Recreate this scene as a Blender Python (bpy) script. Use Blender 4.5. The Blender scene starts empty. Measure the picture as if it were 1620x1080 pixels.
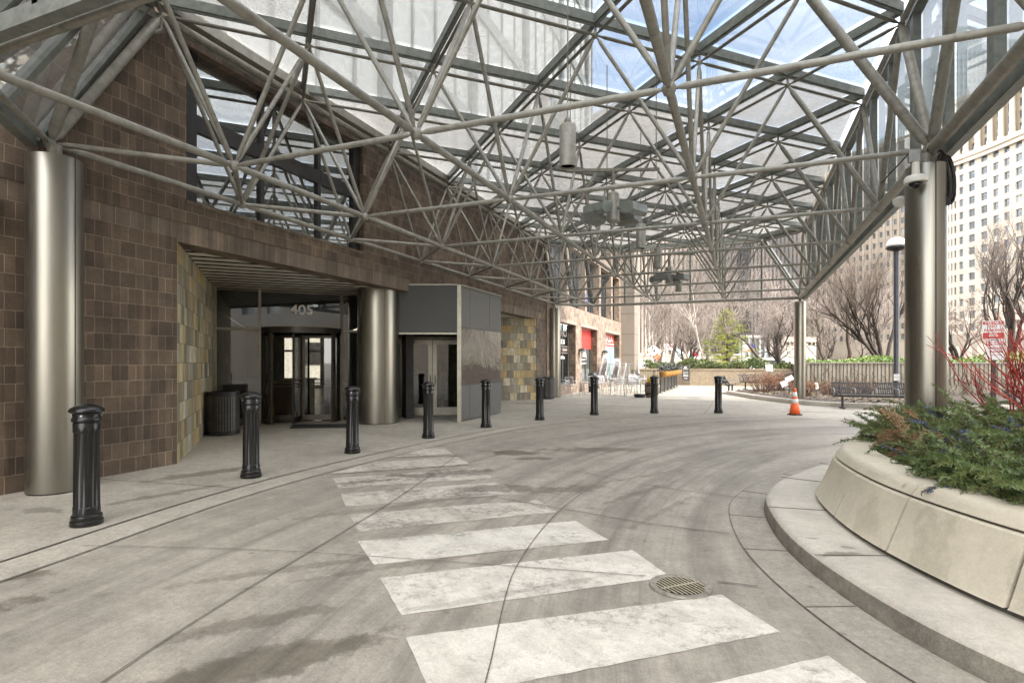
import bpy, math, random
from mathutils import Vector, Matrix
random.seed(7)
R = math.radians
sc = bpy.context.scene
COL = sc.collection

# ------------------------------------------------------------------ camera, sky, sun, exposure
F, YH, YAW, CAMZ = 892.96, 573.86, 0.38621, 1.5          # focal in photo pixels, horizon row, yaw, height
cd = bpy.data.cameras.new('camera'); cam = bpy.data.objects.new('camera', cd); COL.objects.link(cam)
cd.sensor_fit = 'HORIZONTAL'; cd.sensor_width = 36.0
cd.lens = 36.0 * F / 1620.0
cd.shift_y = (YH - 540.0) / 1620.0
cd.clip_start = 0.05; cd.clip_end = 3000
cam.location = (0, 0, CAMZ); cam.rotation_euler = (R(90), 0, YAW)
sc.camera = cam

SUN_EL, SUN_AZ = 44.0, 103.0       # azimuth measured from +Y towards +X
w = bpy.data.worlds.new('World'); sc.world = w; w.use_nodes = True
nt = w.node_tree; nt.nodes.clear()
sky = nt.nodes.new('ShaderNodeTexSky'); sky.sky_type = 'NISHITA'; sky.sun_disc = False
sky.sun_elevation = R(SUN_EL); sky.sun_rotation = R(SUN_AZ)
sky.air_density = 1.0; sky.dust_density = 2.5; sky.ozone_density = 1.0
tc = nt.nodes.new('ShaderNodeTexCoord')
mp = nt.nodes.new('ShaderNodeMapping'); mp.inputs['Scale'].default_value = (1.2, 1.2, 3.5)
nz = nt.nodes.new('ShaderNodeTexNoise'); nz.inputs['Scale'].default_value = 2.2; nz.inputs['Detail'].default_value = 7
cr = nt.nodes.new('ShaderNodeValToRGB'); cr.color_ramp.elements[0].position = .30; cr.color_ramp.elements[1].position = .56
mul = nt.nodes.new('ShaderNodeMath'); mul.operation = 'MULTIPLY'; mul.inputs[1].default_value = .85
mx = nt.nodes.new('ShaderNodeMix'); mx.data_type = 'RGBA'
mx.inputs[7].default_value = (7.2, 6.9, 6.5, 1)
bg = nt.nodes.new('ShaderNodeBackground'); bg.inputs['Strength'].default_value = 0.15
wo = nt.nodes.new('ShaderNodeOutputWorld')
L = nt.links.new
L(tc.outputs['Generated'], mp.inputs['Vector']); L(mp.outputs[0], nz.inputs['Vector']); L(nz.outputs[0], cr.inputs[0])
dirn = nt.nodes.new('ShaderNodeVectorMath'); dirn.operation = 'DOT_PRODUCT'; dirn.inputs[1].default_value = (.107, .905, .41)
nrm_ = nt.nodes.new('ShaderNodeVectorMath'); nrm_.operation = 'NORMALIZE'; L(tc.outputs['Generated'], nrm_.inputs[0]); L(nrm_.outputs[0], dirn.inputs[0])
mr = nt.nodes.new('ShaderNodeMapRange'); mr.inputs['From Min'].default_value = .80; mr.inputs['From Max'].default_value = .97; mr.inputs['To Min'].default_value = 1.0; mr.inputs['To Max'].default_value = .60
L(dirn.outputs['Value'], mr.inputs['Value'])
m3 = nt.nodes.new('ShaderNodeMath'); m3.operation = 'MULTIPLY'; L(cr.outputs[0], m3.inputs[0]); L(mr.outputs[0], m3.inputs[1])
L(m3.outputs[0], mul.inputs[0]); L(mul.outputs[0], mx.inputs[0]); L(sky.outputs[0], mx.inputs[6]); L(mx.outputs[2], bg.inputs[0]); L(bg.outputs[0], wo.inputs[0])

sd = bpy.data.lights.new('sun', 'SUN'); sd.energy = 1.1; sd.angle = R(2.5); sd.color = (1, .95, .87)
so = bpy.data.objects.new('sun', sd); COL.objects.link(so)
a_, e_ = R(SUN_AZ), R(SUN_EL)
so.rotation_euler = Vector((math.sin(a_)*math.cos(e_), math.cos(a_)*math.cos(e_), math.sin(e_))).to_track_quat('Z', 'Y').to_euler()
so.location = (20, 40, 60)
sc.view_settings.view_transform = 'Standard'; sc.view_settings.look = 'None'
sc.view_settings.exposure = 2.5; sc.view_settings.gamma = 1
sc.cycles.max_bounces = 10; sc.cycles.transparent_max_bounces = 24
sc.cycles.diffuse_bounces = 4; sc.cycles.glossy_bounces = 4
sc.cycles.use_denoising = True

SY, CY = math.sin(YAW), math.cos(YAW)
def at(px, py, d):
    "world point seen at photo pixel px,py at depth d metres along the view axis"
    a = (px - 810) / F * d
    return Vector((CY*a - SY*d, SY*a + CY*d, CAMZ + (YH - py) / F * d))
def gat(px, d, z=0.0):
    p = at(px, YH, d); p.z = z; return p

# ------------------------------------------------------------------ mesh builder
class MB:
    def __init__(s): s.v = []; s.f = []
    def add(s, vs, fs):
        n = len(s.v); s.v += [tuple(x) for x in vs]; s.f += [tuple(i + n for i in f) for f in fs]; return s
    def box(s, x0, x1, y0, y1, z0, z1):
        return s.add([(x0,y0,z0),(x1,y0,z0),(x1,y1,z0),(x0,y1,z0),(x0,y0,z1),(x1,y0,z1),(x1,y1,z1),(x0,y1,z1)],
            [(0,3,2,1),(4,5,6,7),(0,1,5,4),(1,2,6,5),(2,3,7,6),(3,0,4,7)])
    def obox(s, c, ax, ay, az):
        "oriented box, half vectors"
        c, ax, ay, az = Vector(c), Vector(ax), Vector(ay), Vector(az)
        vs = [c+sx*ax+sy*ay+sz*az for sz in (-1,1) for sx, sy in ((-1,-1),(1,-1),(1,1),(-1,1))]
        return s.add(vs, [(0,3,2,1),(4,5,6,7),(0,1,5,4),(1,2,6,5),(2,3,7,6),(3,0,4,7)])
    def bar(s, p, q, w, h, up=(0,0,1), off=0.0):
        p, q = Vector(p), Vector(q); d = q - p; l = d.length; d = d / l; up = Vector(up)
        side = d.cross(up)
        if side.length < 1e-4: side = d.cross(Vector((1,0,0)))
        side.normalize(); u = side.cross(d).normalized()
        return s.obox((p+q)/2 + u*off, d*l/2, side*w/2, u*h/2)
    def tube(s, p, q, r, n=8, r2=None, cap=True):
        p, q = Vector(p), Vector(q); r2 = r if r2 is None else r2
        d = (q-p).normalized(); a = d.cross(Vector((0,0,1)))
        if a.length < 1e-3: a = d.cross(Vector((1,0,0)))
        a.normalize(); b = d.cross(a)
        vs = []
        for c, rr in ((p, r), (q, r2)):
            for k in range(n):
                t = 2*math.pi*k/n; vs.append(c + (a*math.cos(t)+b*math.sin(t))*rr)
        fs = [(k, (k+1) % n, n+(k+1) % n, n+k) for k in range(n)]
        if cap: fs += [tuple(range(n-1, -1, -1)), tuple(range(n, 2*n))]
        return s.add(vs, fs)
    def path(s, pts, r, n=6, rs=None):
        pts = [Vector(p) for p in pts]; m = len(pts); vs = []; a = None
        for i, p in enumerate(pts):
            d = (pts[min(i+1, m-1)] - pts[max(i-1, 0)]).normalized()
            if a is None:
                a = d.cross(Vector((0,0,1)))
                if a.length < 1e-3: a = d.cross(Vector((1,0,0)))
            a = (a - d*a.dot(d)).normalized(); b = d.cross(a); rr = rs[i] if rs else r
            vs += [p + (a*math.cos(2*math.pi*k/n)+b*math.sin(2*math.pi*k/n))*rr for k in range(n)]
        fs = [(i*n+k, i*n+(k+1) % n, (i+1)*n+(k+1) % n, (i+1)*n+k) for i in range(m-1) for k in range(n)]
        fs += [tuple(range(n-1, -1, -1)), tuple(range((m-1)*n, m*n))]
        return s.add(vs, fs)
    def lathe(s, prof, n=24, c=(0,0,0), flute=None, a0=0.0, a1=2*math.pi):
        full = abs(a1-a0-2*math.pi) < 1e-6; m = n if full else n+1; vs = []; cx, cy, cz = c
        for (r, z) in prof:
            for k in range(m):
                t = a0+(a1-a0)*k/n; rr = r if flute is None else flute(r, z, k)
                vs.append((cx+rr*math.cos(t), cy+rr*math.sin(t), cz+z))
        fs = []
        for i in range(len(prof)-1):
            for k in range(n):
                k2 = (k+1) % m; fs.append((i*m+k, i*m+k2, (i+1)*m+k2, (i+1)*m+k))
        if full:
            if prof[0][0] > 1e-4: fs.append(tuple(range(m-1, -1, -1)))
            if prof[-1][0] > 1e-4: fs.append(tuple(range((len(prof)-1)*m, len(prof)*m)))
        return s.add(vs, fs)
    def poly(s, pts): return s.add(pts, [tuple(range(len(pts)))])
    def prism(s, pts, z0, z1):
        n = len(pts); vs = [(x,y,z0) for x,y in pts]+[(x,y,z1) for x,y in pts]
        return s.add(vs, [tuple(range(n-1,-1,-1)), tuple(range(n,2*n))]+[(k,(k+1)%n,n+(k+1)%n,n+k) for k in range(n)])
    def xform(s, M, i0=0):
        s.v[i0:] = [tuple(M @ Vector(p)) for p in s.v[i0:]]; return s
    def build(s, name, mat, parent=None, smooth=False, world=True, uv=True):
        me = bpy.data.meshes.new(name); me.from_pydata(s.v, [], s.f); me.update()
        if uv and len(s.f) < 120000:
            ul = me.uv_layers.new(name='UVMap'); buf = [0.0]*(2*len(me.loops)); vv = me.vertices
            for p in me.polygons:
                nx, ny, nz_ = p.normal
                if abs(nz_) > .8: t = None
                else:
                    h = math.hypot(nx, ny); t = (-ny/h, nx/h)
                for li in p.loop_indices:
                    co = vv[me.loops[li].vertex_index].co
                    if t is None: buf[2*li], buf[2*li+1] = co.x, co.y
                    else: buf[2*li], buf[2*li+1] = co.x*t[0]+co.y*t[1], co.z
            ul.data.foreach_set('uv', buf)
        if smooth:
            me.shade_smooth()
            if smooth is not True: me.set_sharp_from_angle(angle=R(smooth))
        if mat: me.materials.append(mat)
        o = bpy.data.objects.new(name, me); COL.objects.link(o)
        if parent is not None:
            o.parent = parent
            if world: o.matrix_parent_inverse = root_mat(parent).inverted()
        return o
def root_mat(o):
    m = Matrix.Translation(o.location) @ o.rotation_euler.to_matrix().to_4x4()
    return (root_mat(o.parent) @ o.matrix_parent_inverse @ m) if o.parent else m
def tag(o, label=None, cat=None, group=None, kind=None):
    if label: o['label'] = label
    if cat: o['category'] = cat
    if group: o['group'] = group
    if kind: o['kind'] = kind
    return o
def thing(name, label, cat, loc=(0,0,0), rz=0.0, group=None):
    o = bpy.data.objects.new(name, None); COL.objects.link(o); o.empty_display_size = .2
    o.location = loc; o.rotation_euler = (0, 0, rz); return tag(o, label, cat, group)
def struct(name, mb, mat, smooth=False):
    return tag(mb.build(name, mat, None, smooth), kind='structure')
CHILD = {}
def kids(o): return [c for c in COL.objects if c.parent == o]
def dup(root, loc, rz=0.0, label=None, scale=None, group=None):
    def cp(o, par):
        c = o.copy(); COL.objects.link(c)
        if par is not None: c.parent = par; c.matrix_parent_inverse = o.matrix_parent_inverse
        for k in KID[o.name]: cp(k, c)
        return c
    KID = {}
    def walk(o):
        KID[o.name] = kids(o)
        for k in KID[o.name]: walk(k)
    walk(root)
    r = cp(root, None); r.location = loc; r.rotation_euler = (0, 0, rz)
    if label: r['label'] = label
    if scale: r.scale = (scale,)*3 if not isinstance(scale, tuple) else scale
    if group: r['group'] = group
    return r

# ------------------------------------------------------------------ materials
def mat_new(name):
    m = bpy.data.materials.new(name); m.use_nodes = True
    return m, m.node_tree, m.node_tree.nodes['Principled BSDF']
def nd(t, typ, **kw):
    n = t.nodes.new(typ)
    for k, v in kw.items(): setattr(n, k, v)
    return n
def noise(t, vec, scale, detail=4, rough=.55):
    n = nd(t, 'ShaderNodeTexNoise'); n.inputs['Scale'].default_value = scale; n.inputs['Detail'].default_value = detail
    n.inputs['Roughness'].default_value = rough
    if vec is not None: t.links.new(vec, n.inputs['Vector'])
    return n.outputs[0]
def ramp(t, fac, stops, interp='LINEAR'):
    n = nd(t, 'ShaderNodeValToRGB'); cr = n.color_ramp; cr.interpolation = interp
    while len(cr.elements) < len(stops): cr.elements.new(.5)
    for e, (p, c) in zip(cr.elements, stops):
        e.position = p; e.color = (c if isinstance(c, tuple) else (c,)*3) + (1,)
    t.links.new(fac, n.inputs[0]); return n.outputs[0]
def mapping(t, vec, scale=(1,1,1), rot=(0,0,0), loc=(0,0,0)):
    n = nd(t, 'ShaderNodeMapping'); n.inputs['Scale'].default_value = scale; n.inputs['Rotation'].default_value = rot; n.inputs['Location'].default_value = loc
    t.links.new(vec, n.inputs['Vector']); return n.outputs[0]
def mixc(t, fac, a, b, blend='MIX'):
    n = nd(t, 'ShaderNodeMix', data_type='RGBA', blend_type=blend)
    for s, v in ((0, fac), (6, a), (7, b)):
        if isinstance(v, (int, float)): n.inputs[s].default_value = v
        elif isinstance(v, tuple): n.inputs[s].default_value = v + (1,)
        else: t.links.new(v, n.inputs[s])
    return n.outputs[2]
def math_(t, op, a, b=None, clamp=False):
    n = nd(t, 'ShaderNodeMath', operation=op, use_clamp=clamp)
    for i, v in enumerate((a, b)):
        if v is None: continue
        if isinstance(v, (int, float)): n.inputs[i].default_value = v
        else: t.links.new(v, n.inputs[i])
    return n.outputs[0]
def bump(t, h, p, strength=.3, dist=.01):
    n = nd(t, 'ShaderNodeBump'); n.inputs['Strength'].default_value = strength; n.inputs['Distance'].default_value = dist
    t.links.new(h, n.inputs['Height']); t.links.new(n.outputs[0], p.inputs['Normal'])
def wpos(t): return nd(t, 'ShaderNodeNewGeometry').outputs['Position']
def opos(t): return nd(t, 'ShaderNodeTexCoord').outputs['Object']
def uvc(t): return nd(t, 'ShaderNodeTexCoord').outputs['UV']

def plain(name, col, rough=.6, metal=0.0, var=.25, scale=6.0, bmp=0.0, spec=None, stretch=(1,1,1)):
    m, t, p = mat_new(name)
    v = mapping(t, opos(t), stretch)
    n = noise(t, v, scale, 6, .6)
    lo = tuple(max(0, c*(1-var)) for c in col); hi = tuple(min(1, c*(1+var)) for c in col)
    t.links.new(ramp(t, n, [(.3, lo), (.7, hi)]), p.inputs['Base Color'])
    p.inputs['Roughness'].default_value = rough; p.inputs['Metallic'].default_value = metal
    if spec is not None: p.inputs['Specular IOR Level'].default_value = spec
    if bmp: bump(t, n, p, bmp, .01)
    return m

def brick_mat(name, c1, c2, mortar, bw=.2, bh=.2, msize=.006, bumps=.5):
    m, t, p = mat_new(name); uv = uvc(t)
    b = nd(t, 'ShaderNodeTexBrick'); b.offset = .5; b.squash = 1
    for k, v in (('Scale', 1.0), ('Brick Width', bw), ('Row Height', bh), ('Mortar Size', msize), ('Mortar Smooth', .3), ('Bias', -.1)): b.inputs[k].default_value = v
    t.links.new(uv, b.inputs['Vector'])
    b.inputs['Color1'].default_value = c1+(1,); b.inputs['Color2'].default_value = c2+(1,); b.inputs['Mortar'].default_value = mortar+(1,)
    # per-brick random tone
    sx = nd(t, 'ShaderNodeSeparateXYZ'); t.links.new(uv, sx.inputs[0])
    row = math_(t, 'FLOOR', math_(t, 'DIVIDE', sx.outputs[1], bh))
    par = math_(t, 'MULTIPLY', math_(t, 'MODULO', math_(t, 'ABSOLUTE', row), 2.0), .5)
    colm = math_(t, 'FLOOR', math_(t, 'ADD', math_(t, 'DIVIDE', sx.outputs[0], bw), par))
    cx = nd(t, 'ShaderNodeCombineXYZ'); t.links.new(colm, cx.inputs[0]); t.links.new(row, cx.inputs[1])
    wn = nd(t, 'ShaderNodeTexWhiteNoise', noise_dimensions='3D'); t.links.new(cx.outputs[0], wn.inputs['Vector'])
    tone = ramp(t, wn.outputs[0], [(0, .66), (.5, 1.0), (.9, 1.15), (1, 1.55)])
    n = noise(t, uv, 3.0, 8, .65); n2 = noise(t, uv, 45.0, 4, .7)
    st = noise(t, mapping(t, uv, (5, .35, 1)), 1.0, 5)
    base = mixc(t, 1.0, b.outputs['Color'], tone, 'MULTIPLY')
    base = mixc(t, 1.0, base, ramp(t, n, [(.3, .72), (.7, 1.25)]), 'MULTIPLY')
    base = mixc(t, 1.0, base, ramp(t, n2, [(.3, .8), (.7, 1.2)]), 'MULTIPLY')
    base = mixc(t, ramp(t, st, [(.56, 0.0), (.72, .35)]), base, tuple(min(1, c*2.2) for c in c2))
    t.links.new(base, p.inputs['Base Color']); p.inputs['Roughness'].default_value = .8
    h = math_(t, 'ADD', math_(t, 'MULTIPLY', b.outputs['Fac'], -1.0), math_(t, 'MULTIPLY', n2, .35))
    bump(t, h, p, bumps, .008)
    return m

def slate_mat(name, w_=.3, h_=.3):
    m, t, p = mat_new(name); uv = uvc(t)
    sx = nd(t, 'ShaderNodeSeparateXYZ'); t.links.new(uv, sx.inputs[0])
    yr = math_(t, 'DIVIDE', sx.outputs[1], h_); row = math_(t, 'FLOOR', yr)
    par = math_(t, 'MULTIPLY', math_(t, 'MODULO', math_(t, 'ABSOLUTE', row), 2.0), .5)
    xr = math_(t, 'ADD', math_(t, 'DIVIDE', sx.outputs[0], w_), par); colm = math_(t, 'FLOOR', xr)
    cx = nd(t, 'ShaderNodeCombineXYZ'); t.links.new(colm, cx.inputs[0]); t.links.new(row, cx.inputs[1])
    wn = nd(t, 'ShaderNodeTexWhiteNoise', noise_dimensions='3D'); t.links.new(cx.outputs[0], wn.inputs['Vector'])
    tone = ramp(t, wn.outputs[0], [(0, (.17,.168,.145)), (.18, (.34,.33,.265)), (.34, (.50,.40,.20)), (.47, (.26,.25,.20)), (.60, (.55,.49,.34)), (.72, (.42,.30,.15)), (.84, (.60,.55,.43)), (.93, (.40,.39,.32))], 'CONSTANT')
    # cloudy vein inside each tile, offset by the tile id
    vo = nd(t, 'ShaderNodeVectorMath', operation='ADD'); t.links.new(uv, vo.inputs[0])
    vs = nd(t, 'ShaderNodeVectorMath', operation='SCALE'); t.links.new(wn.outputs[1], vs.inputs[0]); vs.inputs['Scale'].default_value = 20
    t.links.new(vs.outputs[0], vo.inputs[1])
    n = noise(t, vo.outputs[0], 5.0, 7, .65); n2 = noise(t, mapping(t, vo.outputs[0], (9, 1.2, 1)), 1.6, 6, .6)
    base = mixc(t, ramp(t, n, [(.4, 0.0), (.72, .7)]), tone, (.33,.24,.11))
    base = mixc(t, 1.0, base, ramp(t, n2, [(.3, .65), (.7, 1.3)]), 'MULTIPLY')
    fx = math_(t, 'FRACT', xr); fy = math_(t, 'FRACT', yr)
    dx = math_(t, 'MINIMUM', fx, math_(t, 'SUBTRACT', 1.0, fx)); dy = math_(t, 'MINIMUM', fy, math_(t, 'SUBTRACT', 1.0, fy))
    g = math_(t, 'MINIMUM', dx, dy); gm = ramp(t, g, [(.008, 0.0), (.02, 1.0)])
    base = mixc(t, gm, (.09,.085,.07), base)
    t.links.new(base, p.inputs['Base Color']); p.inputs['Roughness'].default_value = .55
    bump(t, math_(t, 'ADD', gm, math_(t, 'MULTIPLY', n, .6)), p, .5, .006)
    return m

def steel_mat(name, col=(.315,.30,.258), rough=.29):
    m, t, p = mat_new(name); o = opos(t)
    n = noise(t, mapping(t, o, (5, 5, .12)), 1.6, 3, .5); n2 = noise(t, mapping(t, o, (3, 3, .5)), 1.2, 4)
    g = noise(t, mapping(t, o, (2, 2, 60)), 3.0, 3)
    t.links.new(ramp(t, n2, [(.3, tuple(c*.78 for c in col)), (.7, tuple(c*1.1 for c in col))]), p.inputs['Base Color'])
    p.inputs['Metallic'].default_value = .95
    t.links.new(ramp(t, n, [(.3, rough-.03), (.7, rough+.05)]), p.inputs['Roughness'])
    p.inputs['Anisotropic'].default_value = .5
    bump(t, g, p, .015, .001)
    return m

def galv_mat(name, col, rough=.5, metal=.35, white=.25):
    m, t, p = mat_new(name); wp = wpos(t)
    n = noise(t, wp, 9.0, 8, .7); n2 = noise(t, wp, 60.0, 4, .7)
    base = ramp(t, n, [(.28, tuple(c*.62 for c in col)), (.5, col), (.72, tuple(min(1, c*1.3) for c in col))])
    base = mixc(t, ramp(t, n2, [(.58, 0.0), (.75, white)]), base, (.5,.49,.44))
    t.links.new(base, p.inputs['Base Color']); p.inputs['Metallic'].default_value = metal; p.inputs['Roughness'].default_value = rough
    bump(t, n2, p, .12, .003); return m

def glass_mat(name, tint=(.75,.8,.8), refl=.12, dirt=.0, dirt_col=(.6,.6,.56), dscale=2.0, rough=.02, transl=0.5, lo=.42, hi=.68, percol=False):
    m = bpy.data.materials.new(name); m.use_nodes = True; t = m.node_tree; t.nodes.clear()
    out = nd(t, 'ShaderNodeOutputMaterial'); tr = nd(t, 'ShaderNodeBsdfTransparent'); tr.inputs[0].default_value = tint+(1,)
    gl = nd(t, 'ShaderNodeBsdfGlossy'); gl.inputs['Roughness'].default_value = rough; gl.inputs[0].default_value = (.9,.92,.92,1)
    fr = nd(t, 'ShaderNodeLayerWeight'); fr.inputs[0].default_value = .25
    fac = math_(t, 'ADD', math_(t, 'MULTIPLY', fr.outputs['Fresnel'], .8), refl, True)
    mx = nd(t, 'ShaderNodeMixShader'); t.links.new(fac, mx.inputs[0]); t.links.new(tr.outputs[0], mx.inputs[1]); t.links.new(gl.outputs[0], mx.inputs[2])
    res = mx.outputs[0]
    if dirt > 0:
        df = nd(t, 'ShaderNodeBsdfDiffuse'); df.inputs[0].default_value = dirt_col+(1,)
        tl = nd(t, 'ShaderNodeBsdfTranslucent'); tl.inputs[0].default_value = dirt_col+(1,)
        dm = nd(t, 'ShaderNodeMixShader'); dm.inputs[0].default_value = transl
        t.links.new(df.outputs[0], dm.inputs[1]); t.links.new(tl.outputs[0], dm.inputs[2])
        wp = wpos(t)
        big = noise(t, wp, .22, 3); fine = noise(t, wp, dscale*8, 6, .75); st = noise(t, mapping(t, wp, (1, 1, 1)), dscale, 8, .7)
        if percol:
            oi = nd(t, 'ShaderNodeObjectInfo'); sr_ = nd(t, 'ShaderNodeSeparateColor'); t.links.new(oi.outputs['Color'], sr_.inputs[0])
            big = math_(t, 'ADD', math_(t, 'MULTIPLY', big, .35), math_(t, 'MULTIPLY', sr_.outputs[0], .55))
        b1 = ramp(t, big, [(.30, .03), (.62, 1.0)] if percol else [(.44, .10), (.54, 1.0)]); b2 = ramp(t, math_(t, 'ADD', math_(t, 'MULTIPLY', fine, .55), math_(t, 'MULTIPLY', st, .45)), [(lo, .48), (hi, 1.0)])
        dfac = math_(t, 'MULTIPLY', math_(t, 'MULTIPLY', b1, b2), dirt, True)
        m2 = nd(t, 'ShaderNodeMixShader'); t.links.new(dfac, m2.inputs[0]); t.links.new(res, m2.inputs[1]); t.links.new(dm.outputs[0], m2.inputs[2]); res = m2.outputs[0]
    t.links.new(res, out.inputs[0]); return m

def blob_masks(t, wp, blobs, nscale=4.5, amp=.9):
    "sum of noisy elliptic stain masks; blobs = (x, y, rx, ry, angle, strength)"
    n = noise(t, wp, nscale, 6, .65); tot = None
    for (x, y, rx, ry, ang, s) in blobs:
        sub = nd(t, 'ShaderNodeVectorMath', operation='SUBTRACT'); t.links.new(wp, sub.inputs[0]); sub.inputs[1].default_value = (x, y, 0)
        rot = nd(t, 'ShaderNodeVectorRotate', rotation_type='Z_AXIS'); t.links.new(sub.outputs[0], rot.inputs['Vector']); rot.inputs['Angle'].default_value = -ang
        v = mapping(t, rot.outputs[0], (1/rx, 1/ry, 0))
        ln = nd(t, 'ShaderNodeVectorMath', operation='LENGTH'); t.links.new(v, ln.inputs[0])
        d = math_(t, 'ADD', ln.outputs['Value'], math_(t, 'MULTIPLY', math_(t, 'SUBTRACT', n, .5), amp*2.6))
        k = ramp(t, d, [(.62, s), (.86, s*.55), (.96, 0.0)])
        tot = k if tot is None else math_(t, 'MAXIMUM', tot, k)
    return tot

PC = (3.7, 5.6)      # centre of the turning circle
def concrete(name, col, streak=.5, lane=0.0, blobs=(), grain=.35, rough=.75, fine=1.0):
    m, t, p = mat_new(name); wp = wpos(t)
    n1 = noise(t, wp, .55, 5, .6); n2 = noise(t, wp, 4.5, 8, .7); n3 = noise(t, wp, 85.0, 3, .8); n4 = noise(t, wp, 22.0, 6, .75)
    base = ramp(t, n1, [(.3, tuple(c*.82 for c in col)), (.7, tuple(c*1.12 for c in col))])
    base = mixc(t, 1.0, base, ramp(t, n2, [(.25, 1-grain), (.75, 1+grain*.6)]), 'MULTIPLY')
    base = mixc(t, 1.0, base, ramp(t, n3, [(.28, 1-.30*fine), (.72, 1+.22*fine)]), 'MULTIPLY')
    base = mixc(t, 1.0, base, ramp(t, n4, [(.30, 1-.22*fine), (.68, 1+.14*fine)]), 'MULTIPLY')
    # speckle: gum spots and pits
    vo = nd(t, 'ShaderNodeTexVoronoi'); vo.inputs['Scale'].default_value = 2.6; t.links.new(wp, vo.inputs['Vector'])
    base = mixc(t, ramp(t, vo.outputs['Distance'], [(.05, .5), (.075, 0.0)]), base, tuple(c*.35 for c in col))
    if streak > 0:
        sub = nd(t, 'ShaderNodeVectorMath', operation='SUBTRACT'); t.links.new(wp, sub.inputs[0]); sub.inputs[1].default_value = PC + (0,)
        sx = nd(t, 'ShaderNodeSeparateXYZ'); t.links.new(sub.outputs[0], sx.inputs[0])
        ex = math_(t, 'MULTIPLY', sx.outputs[1], .62)
        rr = math_(t, 'SQRT', math_(t, 'ADD', math_(t, 'MULTIPLY', sx.outputs[0], sx.outputs[0]), math_(t, 'MULTIPLY', ex, ex)))
        th = math_(t, 'ARCTAN2', ex, sx.outputs[0])
        # arctan2 runs -pi..pi with its seam on the -x side: fold it there
        th = math_(t, 'ABSOLUTE', th)
        cxn = nd(t, 'ShaderNodeCombineXYZ'); t.links.new(rr, cxn.inputs[0]); t.links.new(th, cxn.inputs[1]); t.links.new(math_(t, 'MULTIPLY', math_(t, 'SIGN', ex), .35), cxn.inputs[2])
        s1 = noise(t, mapping(t, cxn.outputs[0], (2.4, 1.3, 0)), 1.0, 7, .65); s2 = noise(t, mapping(t, cxn.outputs[0], (24, 1.6, 0)), 1.0, 5, .7)
        lanef = ramp(t, math_(t, 'DIVIDE', rr, 12.0), [(.26, .25), (.36, 1.0), (.60, .9), (.75, .3)])
        sm = math_(t, 'MULTIPLY', math_(t, 'ADD', ramp(t, s1, [(.44, 0.0), (.70, .85)]), ramp(t, s2, [(.50, 0.0), (.78, .38)])), math_(t, 'MULTIPLY', lanef, streak), True)
        base = mixc(t, sm, base, tuple(c*.24 for c in col))
    rgh = None
    if blobs:
        bm = blob_masks(t, wp, blobs)
        base = mixc(t, bm, base, mixc(t, 1.0, base, (.36,.33,.28), 'MULTIPLY'))
        rgh = bm
    t.links.new(base, p.inputs['Base Color'])
    if rgh is not None: t.links.new(ramp(t, rgh, [(0, rough), (1, rough*.62)]), p.inputs['Roughness'])
    else: p.inputs['Roughness'].default_value = rough
    bump(t, math_(t, 'ADD', n3, math_(t, 'MULTIPLY', n2, .5)), p, .25*fine, .004)
    return m

def leaf_mat(name, cols, rough=.55, scale=1.5):
    m, t, p = mat_new(name); wp = wpos(t)
    n = noise(t, wp, scale, 4); n2 = noise(t, wp, scale*14, 3, .7)
    base = ramp(t, math_(t, 'ADD', math_(t, 'MULTIPLY', n, .5), math_(t, 'MULTIPLY', n2, .5)), [(.32+.36*i/max(1, len(cols)-1), c) for i, c in enumerate(cols)])
    t.links.new(base, p.inputs['Base Color']); p.inputs['Roughness'].default_value = rough
    return m

M = {}
M['brick'] = brick_mat('dark brown brick', (.092,.064,.044), (.128,.091,.062), (.235,.19,.13), .215, .21, .005)
M['brick_cap'] = brick_mat('brown soldier course', (.108,.080,.058), (.15,.115,.084), (.27,.22,.15), .2, .3, .004)
M['brick_sunlit'] = brick_mat('sunlit brick', (.245,.185,.14), (.28,.215,.165), (.28,.22,.17), .2, .2, .003, .25)  # brown brick lightened, raking sun on the retail front put into its colour
M['slate'] = slate_mat('slate tile')
M['steel'] = steel_mat('brushed steel')
M['steel_dark'] = steel_mat('bronze steel', (.30,.27,.22), .38)
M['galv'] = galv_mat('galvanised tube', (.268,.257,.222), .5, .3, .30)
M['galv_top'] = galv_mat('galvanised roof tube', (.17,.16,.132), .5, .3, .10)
M['bar'] = galv_mat('grey green painted bar', (.185,.20,.182), .45, .1, .05)
M['roofglass'] = glass_mat('dirty roof glass', (.95,.97,.98), .02, .80, (.58,.565,.535), 1.3, percol=True)
M['sideglass'] = glass_mat('side glass', (.86,.90,.92), .03, .16, (.6,.6,.58), 1.0)
M['endglass'] = glass_mat('end glass', (.80,.82,.82), .04, .35, (.45,.44,.42), 1.6)
M['doorglass'] = glass_mat('entrance glass', (.42,.43,.41), .10)
M['mirrorglass'] = glass_mat('reflective window glass', (.28,.31,.32), .50)
M['shopglass'] = glass_mat('shop glass', (.38,.44,.44), .16)
M['bronze'] = plain('bronze frame', (.13,.115,.09), .4, .6, .2, 8)
M['alu_frame'] = plain('tan aluminium frame', (.30,.28,.23), .4, .7, .15, 8)
M['black_frame'] = plain('black window frame', (.022,.019,.018), .5, .1, .3, 8)
M['black_iron'] = plain('black cast iron paint', (.0075,.0072,.007), .27, .0, .5, 14, .08)
M['black_metal'] = plain('black metal', (.025,.026,.028), .42, .3, .3, 9)
M['grey_panel'] = plain('charcoal panel', (.062,.061,.058), .55, .1, .14, 30, .05)
M['grey_panel2'] = plain('grey panel', (.115,.113,.107), .55, .1, .16, 22, .05)
m_, t_, p_ = mat_new('glossy board'); p_.inputs['Base Color'].default_value = (.27,.262,.25,1); p_.inputs['Metallic'].default_value = .8; p_.inputs['Roughness'].default_value = .12
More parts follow.
